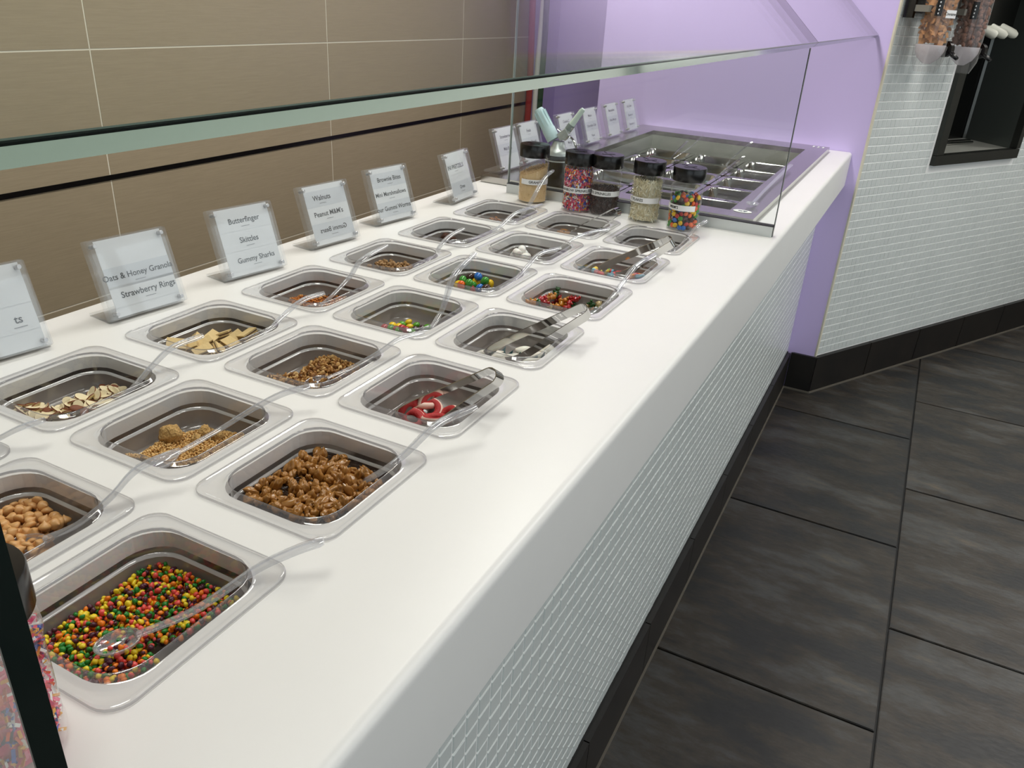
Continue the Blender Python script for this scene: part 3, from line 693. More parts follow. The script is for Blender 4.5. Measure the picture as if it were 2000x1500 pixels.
def grain_fill(name, loc, R, z0, z1, n, tmpl, scale, mats, label, cat, core, slope=0.0, core_mat=0, rr=(.72, 1.0), flat=True):
    r = random.Random(sum(map(ord, name)) % 999 + n); xf = []; mi = []
    for k in range(n):
        a = r.uniform(0, 6.283); top = z1+slope*math.cos(a-.6)
        if k < n*.8: q = R*math.sqrt(r.uniform(rr[0]**2, rr[1]**2)); z = r.uniform(z0+.001, top)
        else: q = R*math.sqrt(r.uniform(0, 1)); z = z1+slope*math.cos(a-.6)*q/R+r.uniform(-.002, .001)
        s = r.uniform(.8, 1.2)
        xf.append(tr(loc.x+q*math.cos(a), loc.y+q*math.sin(a), loc.z+z) @ rot(rnd=r) @ Matrix.Diagonal((scale[0]*s, scale[1]*s, scale[2]*s, 1))); mi.append(r.randrange(len(mats)))
    b = B(); prof = [(0, z0), (R*core, z0), (R*core, z1-.002), (0, z1-.002)]; nn = 20
    cv = []; cf = []
    for rad, z in prof[1:3]:
        for i in range(nn):
            a = 2*math.pi*i/nn; cv.append((loc.x+rad*math.cos(a), loc.y+rad*math.sin(a), loc.z+z+(slope*math.cos(a-.6) if z > z0 else 0)))
    me = mesh_np(name, tmpl, xf, mats, mi)
    bm = bmesh.new(); bm.from_mesh(me); vv = [bm.verts.new(q) for q in cv]
    for i in range(nn):
        fc = bm.faces.new((vv[i], vv[(i+1) % nn], vv[nn+(i+1) % nn], vv[nn+i])); fc.material_index = core_mat
    fc = bm.faces.new(vv[nn:]); fc.material_index = core_mat; fc = bm.faces.new(list(reversed(vv[:nn]))); fc.material_index = core_mat
    bm.to_mesh(me); bm.free(); me.polygons.foreach_set('use_smooth', [False]*len(me.polygons))
    return tag(link(name, me), label, cat, None, 'stuff')
ROD = ([V(q) for q in ((-1, -1, -.6), (-1, 1, -.6), (-1, 0, 1), (1, -1, -.6), (1, 1, -.6), (1, 0, 1))], [(0, 1, 4, 3), (1, 2, 5, 4), (2, 0, 3, 5), (0, 2, 1), (3, 4, 5)])
RB = [M('spr_'+str(i), c, .3) for i, c in enumerate([(232, 62, 120), (246, 244, 240), (244, 178, 40), (40, 86, 190), (228, 84, 40), (246, 244, 240), (240, 130, 160), (60, 50, 110), (232, 62, 90)])]
CS = [M('choc_a', (66, 40, 32), .35), M('choc_b', (48, 29, 24), .35), M('choc_c', (84, 52, 40), .35)]
CO = [M('coco_a', (236, 228, 196), .6), M('coco_b', (222, 210, 172), .6), M('coco_c', (244, 240, 218), .6)]
GR = [M('graham_a', (226, 194, 142), .8), M('graham_b', (212, 176, 122), .8), M('graham_c', (234, 206, 158), .8)]
grain_fill('rainbow_sprinkles', JP['r'], .0308, .005, .094, 2800, ROD, (.0036, .0013, .0013), RB, 'rainbow sprinkles filling the labelled jar', 'sprinkles', .86)
grain_fill('rainbow_sprinkles', NJ, .0312, .006, .088, 2600, ROD, (.0034, .0010, .0010), RB, 'rainbow sprinkles in the jar beside the tiny coloured candies', 'sprinkles', .9)
grain_fill('chocolate_sprinkles', JP['c'], .0315, .004, .058, 1900, ROD, (.0036, .0008, .0008), CS, 'dark brown chocolate sprinkles filling half a jar', 'sprinkles', .9, core_mat=1)
grain_fill('coconut_flakes', JP['f'], .0303, .005, .090, 2100, ROD, (.0050, .0012, .0006), CO, 'cream coloured coconut flakes filling a jar', 'coconut flakes', .88)
grain_fill('graham_crumbs', JP['g'], .0328, .004, .076, 2600, ICO1, (.0009, .0009, .0009), GR, 'fine sandy biscuit crumbs filling a jar', 'crumbs', .975, .012)
# mini candies, each its own
MMC = [('red', (186, 30, 24)), ('yellow', (240, 196, 26)), ('green', (60, 146, 44)), ('blue', (36, 110, 196)), ('orange', (238, 100, 24)), ('brown', (64, 36, 26))]
CAND = {n: M('shell_'+n, c, .18, coat=.3) for n, c in MMC}
def ell(sx, sy, sz, base=ICO2): return [V((q.x*sx, q.y*sy, q.z*sz)) for q in base[0]], base[1]
MINI = {n: mk(ell(.0058, .0058, .0032), 'mini_candy', CAND[n]) for n, c in MMC}
r = random.Random(5)
pts = []
for k in range(4000):
    a = r.uniform(0, 6.283); z = r.uniform(.0075, .072)
    dv = (math.cos(a)*.0285, math.sin(a)*.0285, z)
    if math.cos(a-toward(JP['m'])) < -.25: continue
    if all((dv[0]-q[0])**2+(dv[1]-q[1])**2+(dv[2]-q[2])**2 > .0083**2 for q in pts): pts.append(dv)
    if len(pts) > 150: break
for k in range(300):
    a = r.uniform(0, 6.283); q = .026*math.sqrt(r.random()); dv = (q*math.cos(a), q*math.sin(a), .072)
    if all((dv[0]-q[0])**2+(dv[1]-q[1])**2+(dv[2]-q[2])**2 > .0083**2 for q in pts): pts.append(dv)
for dv in pts:
    n = r.choice(MMC)[0]; a = math.atan2(dv[1], dv[0])
    o = link('mini_candy', MINI[n], mw=tr(*(JP['m']+V(dv))) @ Matrix.Rotation(a, 4, 'Z') @ Matrix.Rotation(math.pi/2+r.uniform(-.7, .7), 4, 'Y') @ Matrix.Rotation(r.uniform(-.6, .6), 4, 'X'))
    tag(o, '%s mini chocolate candy inside the black-lidded jar' % n, 'candy', 'mini candies in the jar')
b = B(); b.lathe([(0, .004), (.023, .004), (.023, .068), (0, .068)], 20); tag(obj('mini_candy_fill', b, CAND['brown'], loc=JP['m']), 'hidden inner mass of mini candies in the jar', 'candy', None, 'stuff')

# ------------------------------------------------------------------ cream whipper
yw = 1.436; q0 = pa(1090, 300, 1, yw)
wp = thing('cream_whipper', 'black cream whipper with a pale blue nozzle and a white lever handle', 'cream whipper', (q0.x, yw, T+.0168))
def wl_(px, py, dy=0): return pa(px, py, 1, yw+dy)-V((q0.x, yw, T+.0168))
zc = wl_(1090, 300).z; r0 = .0305
b = B(); b.lathe([(0, 0), (r0, 0), (r0, zc-.016), (r0+.001, zc-.015), (r0+.001, zc-.0125), (r0, zc-.012), (r0, zc-.002), (0, zc-.002)], 32); obj('bottle', b, BLACK, wp, True, 35)
b = B(); b.lathe([(r0+.0015, zc-.0165), (r0+.0015, zc-.0135)], 32, cap=False); obj('silver_band', b, ALU, wp, True)
b = B(); b.lathe([(r0+.001, zc-.002), (r0+.001, zc+.006), (r0-.004, zc+.011), (.018, zc+.017), (.014, zc+.03), (0, zc+.032)], 32); obj('head', b, ALU, wp, True, 45)
BLUEP = M('pale_blue_plastic', (206, 230, 236), .35); MINT = M('mint_white_plastic', (226, 240, 232), .3)
n0, n1 = wl_(1080, 270), wl_(1051, 212)
def cone(a, c, prof, n=20):
    d = (c-a); ln = d.length; q = d.to_track_quat('Z', 'Y').to_matrix().to_4x4(); q.translation = a
    b = B(); b.lathe([(r_, z_*ln) for r_, z_ in prof], n, mx=q); return b, q
b, q = cone(n0, n1, [(.0, -.06), (.0165, -.05), (.0165, .3), (.0155, .34), (.0125, .93), (.0105, .985), (0, 1)]); nz = obj('nozzle', b, BLUEP, wp, True, 40)
g = B()
for k in range(10):
    a = 2*math.pi*k/10; g.box((.0142, -.0012, .36*(n1-n0).length), (.0156, .0012, .9*(n1-n0).length), mx=q @ Matrix.Rotation(a, 4, 'Z'))
obj('rib', g, BLUEP, nz)
b, q = cone(wl_(1098, 268), wl_(1116, 246), [(.012, 0), (.0135, .2), (.009, .5), (.0085, 1)]); obj('valve_arm', b, ALU, wp, True, 40)
b, q = cone(wl_(1112, 250), wl_(1140, 212), [(.0, -.02), (.0085, 0), (.0082, .18), (.0078, .2), (.0062, .9), (.0045, .98), (0, 1)]); hd = obj('handle', b, MINT, wp, True, 40)
b, q = cone(wl_(1110, 253), wl_(1117, 243), [(.0092, 0), (.0092, 1)]); obj('ferrule', b, M('grey_plastic', (150, 160, 160), .4), hd, True, 40)
b = B(); b.sweep(smoothpath([wl_(1090, 252), wl_(1104, 262), wl_(1117, 270), wl_(1124, 284), wl_(1128, 302)], 5), .0048, .0028, 10, side=(0, 1, 0)); obj('lever', b, SHINY, wp, True, 50)
b = B(); b.box((-.012, -.011, -.008), (.014, .011, .010), mx=tr(*wl_(1102, 264)) @ Matrix.Rotation(-.6, 4, 'Y')); obj('valve_block', b, ALU, wp)

# ------------------------------------------------------------------ flag at the end of the aisle
fp = pa(1025, 220, 1, 3.38)
ff = thing('furled_flag', 'furled red, white and green flag hanging at the end of the staff aisle', 'flag', (fp.x+.012, 3.38, T-.25))
for c, mm, w_, dx in (('red', M('flag_red', (150, 22, 30), .8), .034, 0), ('white', M('flag_white', (222, 222, 218), .8), .026, .046), ('green', M('flag_green', (8, 60, 36), .8), .03, .068)):
    b = B(); pth = [V((dx+.003*math.sin(z*9+dx*50), .008*math.sin(z*7+dx*90), z*1.3)) for z in [i/12 for i in range(13)]]
    b.sweep(pth, w_/2, .012, 10, side=(1, 0, 0)); obj(c+'_fold', b, mm, ff, True)

# ------------------------------------------------------------------ soft-serve machine in the mosaic wall
def W(s, o, z): return WM @ V((s, o, z))
mc = thing('soft_serve_machine', 'dark steel soft-serve machine front framed in the mosaic wall', 'soft-serve machine', WO)
R3 = WM.copy(); R3.translation = V((0, 0, 0))
b = B(); e = .05
for q in ((NX0, NZ0, NX1, NZ0+.04), (NX0, NZ1-.04, NX1, NZ1), (NX0, NZ0+.04, NX0+e, NZ1-.04), (NX1-.032, NZ0+.04, NX1, NZ1-.04)): b.box((q[0]+.001, -.02, q[1]+.001), (q[2]-.001, .012, q[3]-.001), mx=R3)
obj('frame', b, M('dark_anodised', (58, 60, 57), .35, .7), mc)
b = B(); DB = -.27
b.box((NX0+.03, DB-.01, NZ0+.02), (1.16, DB, NZ1-.03), mx=R3); b.box((NX0+.03, DB, NZ0+.02), (NX0+e, -.02, NZ1-.03), mx=R3); b.box((NX0+.03, DB, NZ1-.05), (1.1, -.02, NZ1-.04), mx=R3)
obj('recess_lining', b, M('gloss_black', (16, 17, 17), .2), mc)
b = B(); b.prism([(NX0+e, -.018), (NX1-.032, -.018), (1.13, DB), (NX0+e, DB)], NZ0+.02, NZ0+.0375, 2, mx=R3); obj('drip_shelf', b, MATS['satin_steel'], mc)
b = B(); b.prism([(NX1-.0315, -.018), (1.128, DB), (1.14, DB), (NX1-.02, -.018)], NZ0+.0376, NZ1-.05, 2, mx=R3); obj('side_panel', b, M('smoked_steel', (96, 102, 98), .3, .25), mc)
b = B(); b.prism([(1.118, DB+.002), (1.127, DB+.002), (1.124, DB+.012)], NZ0+.0376, NZ1-.05, 2, mx=R3); obj('corner_strip', b, DSTEEL, mc)
for k in range(2):
    b = B(); b.sweep([R3 @ V((.74+.07*k, -.155-.04*k, NZ0+.044)), R3 @ V((.985+.05*k, -.15-.04*k, NZ0+.044))], .006, None, 10); obj('rod', b, SHINY, mc, True, 40)
IV = M('ivory_plastic', (232, 231, 216), .4)
for k, (pA, pB_) in enumerate((((1905, 48), (1945, 70)), ((1912, 40), (1963, 70)), ((1930, 40), (1983, 69)))):
    # lever handles stand out in front of the frame
    def on(p, o):
        d = ray(p); pt = WO+WN*o; return CAM+d*((pt-CAM).dot(WN)/d.dot(WN))-WO
    A_, B_ = on(pA, -.17), on(pB_, -.10)
    b, q = cone(A_, B_, [(.0, -.3), (.014, -.28), (.0150, .0), (.0180, .75), (.0175, .92), (.012, 1.02), (0, 1.05)]); h_ = obj('lever_handle', b, IV, mc, True, 40)
b = B(); b.box((NX0+.20, DB+.002, T+.44), (NX0+.55, -.13, T+.56), mx=R3); obj('dispensing_head', b, DSTEEL, mc)

# ------------------------------------------------------------------ cereal dispensers
def wallpt(p, o):
    d = ray(p); pt = WO+WN*o; return CAM+d*((pt-CAM).dot(WN)/d.dot(WN))
CIN = M('cereal_gold', (206, 152, 92), .7, noise=(90, (168, 108, 58), .25)); PUF = M('cereal_brown', (150, 106, 86), .75, noise=(120, (112, 74, 60), .25))
CINME = []
for k in range(3):
    b = B(); n = 4; v = []; f = []
    for z in (-1, 1):
        for i in range(n+1):
            for j in range(n+1):
                x, y = (i/n-.5)*2, (j/n-.5)*2; v.append((x*.0085, y*.0085, z*.0009+.0022*math.sin(x*1.6+k)+.0014*math.cos(y*2+k*2)))
    o_ = (n+1)**2
    for i in range(n):
        for j in range(n):
            a = i*(n+1)+j; f.append((a, a+1, a+n+2, a+n+1)); f.append((o_+a, o_+a+n+1, o_+a+n+2, o_+a+1))
    b.add(v, f); CINME.append(b.mesh('cereal_square', CIN, True))
PUFME = [mk(lump(k+3, (.0105, .009, .006), .12), 'cereal_puff', PUF) for k in range(3)]
HOP = clear('clear_hopper', (.96, .96, .96), (236, 234, 234), .06, .05, 1.45, .01)
for idx, (cp, lab) in enumerate((((1817, 92), 'clear wall dispenser of golden cinnamon cereal squares'), ((1884, 96), 'clear wall dispenser of brown cereal puffs'))):
    c0 = wallpt(cp, .085); t = thing('cereal_dispenser', lab, 'dispenser', c0, math.atan2(WD.y, WD.x), 'wall cereal dispensers')
    b = B(); b.lathe([(.046, 0), (.05, .03), (.05, .42)], 32, cap=False); obj('hopper', b, HOP, t, True, 60)
    b = B(); b.lathe([(.012, -.052), (.034, -.035), (.046, -.012), (.048, .008)], 28, cap=False); obj('paddle_cup', b, clear('frosted_cup%d' % idx, (.9, .9, .92), (236, 228, 232), .6, .2, 1.45, .02), t, True)
    b = B(); b.lathe([(.034, -.078), (.050, -.04), (.053, .005)], 28, cap=False); obj('chute', b, HOP, t, True)
    kn = B(); kp = tr(.062, -.012, -.004) @ Matrix.Rotation(math.pi/2, 4, 'Y')
    kn.lathe([(.011, -.02), (.011, .0), (.026, .002), (.026, .022), (.016, .028), (0, .028)], 20, mx=kp); k_ = obj('knob', kn, BLACK, t, True, 40)
    g = B()
    for a in (.5, .5+math.pi): g.sweep([V((.074, -.012, -.004)), V((.074, -.012+.03*math.cos(a), -.004+.03*math.sin(a))), V((.072, -.012+.056*math.cos(a), -.004+.056*math.sin(a)))], [.013, .011, .008], [.009, .008, .006], 10)
    obj('knob_wing', g, BLACK, k_, True)
    b = B(); b.box((-.068, .05, .085), (-.056, .084, .4)); b.box((-.056, .064, .10), (.056, .084, .16)); b.box((.056, .05, .085), (.066, .084, .4)); obj('wall_bracket', b, BLACK, t)
    b = B(); b.box((-.064, .0, .105), (-.0505, .06, .125)); obj('clip', b, M('clip_grey', (120, 118, 110), .5), t)
    lb = B(); v = []; f = []
    for k in range(7):
        a = math.radians(196+k*4); v += [(.0506*math.cos(a), .0506*math.sin(a), .095), (.0506*math.cos(a), .0506*math.sin(a), .148)]
    f = [(2*k, 2*k+2, 2*k+3, 2*k+1) for k in range(6)]; lb.add(v, f); mk_ = obj('volume_scale', lb, BLACK, t)
    for k in range(4):
        b = B(); b.box((.0509*math.cos(math.radians(208))-.002, .0509*math.sin(math.radians(208))-.0012, .10+k*.011), (.0509*math.cos(math.radians(208))+.002, .0509*math.sin(math.radians(208))+.0012, .105+k*.011)); obj('scale_mark', b, PAPER2, mk_)
    if idx == 0:
        b = B(); v = []
        for k in range(9):
            a = math.radians(236+k*9); v += [(.0508*math.cos(a), .0508*math.sin(a), .090), (.0508*math.cos(a), .0508*math.sin(a), .114)]
        b.add(v, [(2*k, 2*k+2, 2*k+3, 2*k+1) for k in range(8)]); pl = obj('paper_label', b, PAPER, t, True)
        a = math.radians(272); text('Cinnamon Toa', .0125, pl, Matrix.Rotation(a+math.pi/2, 4, 'Z') @ tr(0, -.0512, .102) @ Matrix.Rotation(math.pi/2, 4, 'X'), bend=.0512)
    rr = random.Random(idx+2); pts = []
    for k in range(6000):
        a = rr.uniform(0, 6.283); z = rr.uniform(.012, .19)
        q_ = .0405 if k % 3 else .027; dv = V((q_*math.cos(a), q_*math.sin(a), z))
        if all((dv-q).length > .0118 for q in pts): pts.append(dv)
        if len(pts) > 220: break
    b = B(); b.lathe([(0, .012), (.031, .014), (.034, .41), (0, .41)], 20); tag(obj('cereal_fill', b, CIN if idx == 0 else PUF, loc=c0), ('golden' if idx == 0 else 'brown')+' cereal packed inside the wall dispenser', 'cereal', None, 'stuff')
    for dv in pts:
        w_ = Matrix.Translation(c0) @ Matrix.Rotation(math.atan2(WD.y, WD.x), 4, 'Z')
        if (w_ @ dv - c0).dot(CAM-c0) < -.01: continue
        o = link('cereal_square' if idx == 0 else 'cereal_puff', rr.choice(CINME if idx == 0 else PUFME), mw=w_ @ tr(*dv) @ rot(rnd=rr))
        tag(o, 'curled golden cereal square in the wall dispenser' if idx == 0 else 'round brown cereal puff in the wall dispenser', 'cereal', 'golden cereal squares' if idx == 0 else 'brown cereal puffs')

# ------------------------------------------------------------------ toppings
def inside(rc, p, s):
    c = PC[rc]; return abs(p.x-c.x) < IX-s and abs(p.y-c.y) < IY-s
def drop(rc, items, s, hz, gap=1.75, zmax=-.012):
    """put each pixel's piece on the lowest free spot of its line of sight inside the pan"""
    done = []; out = []
    for it in items:
        z = PB+hz+.0006; p = None
        while z < zmax:
            q = pz(it[0], it[1], z)
            if inside(rc, q, s) and all(math.hypot((q.x-e.x)/s, (q.y-e.y)/s, (q.z-e.z)/hz) > gap for e in done): p = q; break
            z += .001
        if p is None: p = clampin(rc, pz(it[0], it[1], max(PB+hz+.004, -.03)), s)
        done.append(p); out.append(p)
    return out
def inpoly(x, y, P):
    c = False; j = len(P)-1
    for i in range(len(P)):
        if (P[i][1] > y) != (P[j][1] > y) and x < (P[j][0]-P[i][0])*(y-P[i][1])/(P[j][1]-P[i][1])+P[i][0]: c = not c
        j = i
    return c
def heap(rc, poly, n, z0, z1, s, mind, seed):
    """scatter n spots over the part of the pan seen inside a pixel outline, heaped between two heights"""
    r = random.Random(seed); xs = [p[0] for p in poly]; ys = [p[1] for p in poly]; out = []; tries = 0
    while len(out) < n and tries < n*60:
        tries += 1; x = r.uniform(min(xs), max(xs)); y = r.uniform(min(ys), max(ys))
        if not inpoly(x, y, poly): continue
        p = clampin(rc, pz(x, y, r.uniform(z0, z1)), s)
        if mind and any((p-q).length < mind for q in out[-400:]): continue
        out.append(p)
    return out
def candy(name, me, p, label, cat, grp, R=None, rnd=random):
    return tag(link(name, me, mw=tr(*p) @ (R if R is not None else rot(rnd=rnd))), label, cat, grp)
def fillstuff(name, rc, poly, n, z0, z1, tmpl, scale, mats, label, cat, seed, s=.004, flat=0.0):
    P = heap(rc, poly, n, z0, z1, s, 0, seed); r = random.Random(seed+1); xf = []; mi = []
    for p in P:
        k = r.uniform(.6, 1.35); xf.append(tr(*p) @ rot(rnd=r) @ Matrix.Diagonal((scale[0]*k, scale[1]*k, scale[2]*k, 1))); mi.append(r.randrange(len(mats)))
    me = mesh_np(name, tmpl, xf, mats, mi); return tag(link(name, me), label, cat, None, 'stuff')

# tiny coloured candies
NC = [('pink', (232, 84, 78)), ('orange', (244, 132, 28)), ('yellow', (238, 210, 44)), ('green', (34, 128, 44)), ('purple', (80, 34, 50))]
NM = {n: M('nerd_'+n, c, .3) for n, c in NC}
NV = [lump(k+20, (.0024, .0021, .0019), .22, 1.6, ICO2) for k in range(3)]
NMESH = {(n, k): mk(NV[k], 'tiny_candy', NM[n]) for n, c in NC for k in range(3)}
NPOLY = [(80, 1245), (130, 1203), (205, 1168), (250, 1120), (300, 1092), (360, 1100), (440, 1140), (476, 1160), (430, 1195), (352, 1248), (300, 1262), (286, 1275), (310, 1292), (240, 1332), (180, 1338), (105, 1300)]
r = random.Random(3)
P = heap((1, 0), NPOLY, 900, -.034, -.028, .003, .0034, 1)
P.sort(key=lambda p: (p-CAM).length)
for p in P[:300]:
    n = r.choice(NC)[0]; s = r.uniform(.75, 1.3)
    candy('tiny_candy', NMESH[n, r.randrange(3)], p, '%s crunchy candy bit in the pan beside the sprinkle jar' % n, 'candy', 'tiny coloured candies in the pan', rot(rnd=r) @ Matrix.Diagonal((s, s, s, 1)))
low = heap((1, 0), NPOLY, 900, -.041, -.034, .003, .0028, 2)
xf = []; mi = []
for p in P[300:]+low:
    s = r.uniform(.75, 1.3); xf.append(tr(*p) @ rot(rnd=r) @ Matrix.Diagonal((s, s, s, 1))); mi.append(r.randrange(5))
me = mesh_np('tiny_candy_bed', NV[0], xf, [NM[n] for n, c in NC], mi); me.polygons.foreach_set('use_smooth', [True]*len(me.polygons))
tag(link('tiny_candy_bed', me), 'bed of mixed tiny coloured candies under and behind the top ones', 'candy', None, 'stuff')
# tan chips
CH = M('peanut_butter_chip', (216, 164, 104), .42)
chip = B().lathe([(0, 0), (.0046, 0), (.0056, .0012), (.0052, .003), (.0034, .0048), (.0014, .0064), (.0004, .0078), (0, .0080)], 14).mesh('baking_chip', CH, True)
r = random.Random(8)
P = heap((1, -1), [(-40, 1010), (0, 985), (45, 968), (100, 978), (152, 1008), (120, 1030), (60, 1090), (20, 1090), (-60, 1060)], 120, -.036, -.022, .006, .0062, 9)
for p in P: candy('baking_chip', chip, p, 'tan drop-shaped baking chip in the pan beside the biscuit crumbs', 'baking chip', 'tan baking chips', rot(r.uniform(-1.3, 1.3), r.uniform(-1.3, 1.3), rnd=r))
b = B(); b.lathe([(0, -.01), (.045, -.01), (.03, .0), (0, .004)], 18); tag(obj('chip_bed', b, CH, loc=PC[1, -1]+V((-.005, .0, -.032))), 'underlying bed of tan baking chips', 'baking chip', None, 'stuff')
# walnuts in syrup
SYR = M('dark_syrup', (34, 17, 6), .1, bump=(110, .6, .006), spec=.35)
c = PC[2, 0]; b = B(); b.prism([(p[0], p[1]) for p in rrect(.0605, .0675, .029)], -.040, -.0215, 2)
tag(obj('walnut_syrup', b, SYR, loc=c), 'glossy dark brown syrup around the walnuts', 'syrup', None, 'stuff')
WS = M('candied_walnut', (196, 142, 70), .26, coat=.25, noise=(60, (122, 74, 28), .3))
WV = [mk(lump(k+40, (1, .72, .62), .30, 2.1, ICO3, True), 'syrup_walnut', WS) for k in range(6)]
r = random.Random(12)
WP = [(440, 955), (470, 930), (500, 905), (540, 885), (600, 868), (650, 870), (690, 880), (720, 905), (745, 935), (740, 955), (700, 985), (650, 1010), (600, 1018), (540, 995), (480, 975)]
POOL = [(636, 866), (700, 876), (760, 915), (735, 950), (690, 925), (650, 895)]
for p in heap((2, 0), WP, 190, -.0245, -.016, .007, .0072, 14):
    q_ = proj(p)
    if inpoly(q_[0], q_[1], POOL) and r.random() < .75: continue
    if r.random() < .1: continue
    s = r.uniform(.0046, .0090); e = r.uniform(.8, 1.7)
    candy('syrup_walnut', r.choice(WV), p, 'glossy brown walnut piece lying in dark syrup', 'walnut', 'walnuts in syrup', rot(rnd=r) @ Matrix.Diagonal((s*e, s, s, 1)))
# biscuit crumbs
CR = [M('crumb_a', (228, 188, 124), .85), M('crumb_b', (210, 164, 98), .85), M('crumb_c', (238, 202, 140), .85)]
GP = [(238, 884), (272, 888), (300, 868), (335, 850), (400, 836), (440, 842), (480, 846), (466, 866), (400, 898), (345, 912), (290, 898), (255, 892)]
fillstuff('biscuit_crumbs', (2, -1), GP, 4200, -.040, -.033, ICO1, (.0012, .0011, .0010), CR, 'sandy golden biscuit crumbs in a clear pan', 'crumbs', 21, .003)
CRL = M('crumb_lump', (226, 186, 122), .9, noise=(160, (200, 154, 90), .3), bump=(300, 1, .006))
for k, (x, y, s) in enumerate(((334, 850, .0125), (402, 846, .0098), (425, 852, .0075), (384, 858, .008), (450, 868, .0065), (372, 880, .005))):
    p = clampin((2, -1), pz(x, y, PB+s*.75+.004), s)
    candy('crumb_lump', mk(lump(k+60, (s, s*.9, s*.75), .2, 4.2, ICO3), 'crumb_lump', CRL), p, 'clumped lump of golden biscuit crumbs' if k else 'largest rounded lump of golden biscuit crumbs', 'crumb lump', 'lumps in the biscuit crumbs')
# sliced almonds
AL = M('almond_flesh', (236, 220, 180), .6); AS = M('almond_skin', (124, 68, 38), .6)
def almond(k):
    b = B(); n = 14; v = []; f = []
    for z in (-.0007, .0007):
        for i in range(n):
            a = 2*math.pi*i/n; q = 1-.22*math.cos(a)
            v.append((.0085*math.cos(a), .0054*math.sin(a)*q, z+.0012*math.sin(a*.5+k)))
    f = [tuple(range(n)), tuple(range(2*n-1, n-1, -1))]; b.add(v, f, 0); b.add(v, [(i, (i+1) % n, n+(i+1) % n, n+i) for i in range(n)], 1)
    return b.mesh('almond_slice', [AL, AS])
AV = [almond(k) for k in range(3)]; AB = mk(ell(.0085, .0052, .0016, ICO2), 'almond_slice', AS)
r = random.Random(31)
APOLY = [(22, 796), (55, 786), (110, 800), (150, 778), (205, 750), (238, 764), (222, 790), (160, 812), (95, 824), (40, 810)]
for p in heap((2, -2), APOLY, 130, -.038, -.026, .006, .0045, 32):
    br = r.random() < .14
    candy('almond_slice', AB if br else r.choice(AV), p, 'brown skinned almond sliver in the pan of sliced almonds' if br else 'cream almond slice with a brown edge', 'almond slice', 'sliced almonds', rot(r.uniform(-.8, .8), r.uniform(-.8, .8), rnd=r))
# wafers
WF = M('wafer_biscuit', (222, 194, 138), .7, bump=(160, .5, .002)); WC = M('wafer_cream', (112, 82, 56), .6)
wb = [B().box((-.013, -.008, -.0062+k*.0042), (.013, .008, -.0040+k*.0042)).mesh('biscuit_layer', WF) for k in range(4)]
wc = [B().box((-.0125, -.0076, -.0040+k*.0042), (.0125, .0076, -.0020+k*.0042)).mesh('cream_layer', WC) for k in range(3)]
r = random.Random(44)
WL = [(345, 676), (372, 682), (398, 690), (425, 688), (412, 664), (436, 660), (452, 676), (470, 664), (486, 658), (400, 676), (382, 670)]
for k, p in enumerate(drop((3, -2), [(x, y) for x, y in WL], .0125, .0065, 1.05, -.008)):
    t = thing('wafer_piece', 'layered wafer piece with brown cream between pale biscuit', 'wafer', p, 0, 'wafer pieces'); t.rotation_euler = (r.choice((-1, 1))*r.uniform(.1, 1.1), r.uniform(-.4, .4), r.uniform(0, 6.28))
    for q in wb: link('biscuit_layer', q, t)
    for q in wc: link('cream_layer', q, t)
# granola
GN = [M('oat_a', (196, 150, 88), .7), M('oat_b', (166, 118, 60), .7), M('oat_c', (214, 176, 116), .7), M('oat_d', (128, 84, 40), .7)]
GPOLY = [(508, 730), (545, 735), (585, 726), (612, 706), (625, 696), (655, 694), (690, 706), (702, 714), (690, 728), (650, 748), (610, 760), (560, 748)]
fillstuff('oat_granola', (3, -1), GPOLY, 900, -.040, -.024, ell(1, 1, 1, ICO1), (.0040, .0028, .0016), GN, 'toasted oat granola clusters in a clear pan', 'granola', 51, .005)
# candy bar crumbs
OC = [M('bar_a', (200, 126, 52), .7), M('bar_b', (176, 100, 36), .7), M('bar_c', (216, 150, 76), .7), M('bar_d', (106, 60, 26), .7)]
fillstuff('candy_bar_crumbs', (4, -2), [(546, 582), (575, 574), (610, 580), (650, 576), (684, 578), (668, 590), (625, 602), (580, 596)], 900, -.041, -.030, ICO1, (.0022, .0018, .0016), OC, 'orange brown candy bar crumbs in a clear pan', 'crumbs', 61, .004)
# round fruit candies
SK = {'yellow': (240, 200, 32), 'green': (84, 158, 30), 'red': (176, 26, 34), 'purple': (58, 26, 34)}
SKM = {n: mk(ell(.0062, .0062, .0046, ICO3), 'fruit_candy', M('skit_'+n, cc, .22, coat=.3)) for n, cc in SK.items()}
L_ = [(751, 639, 'red'), (764, 640, 'green'), (767, 635, 'yellow'), (775, 642, 'red'), (778, 637, 'yellow'), (779, 645, 'green'), (786, 633, 'green'), (786, 640, 'red'), (793, 644, 'red'), (804, 646, 'green'), (812, 643, 'purple'), (825, 641, 'purple'), (835, 639, 'green'), (813, 635, 'green'), (800, 638, 'yellow'), (798, 629, 'yellow')]
for it, p in zip(L_, drop((4, -1), L_, .0062, .0046, 1.7)): candy('fruit_candy', SKM[it[2]], p, '%s round fruit candy in a clear pan' % it[2], 'candy', 'round fruit candies', rot(random.uniform(-.4, .4), random.uniform(-.4, .4)))
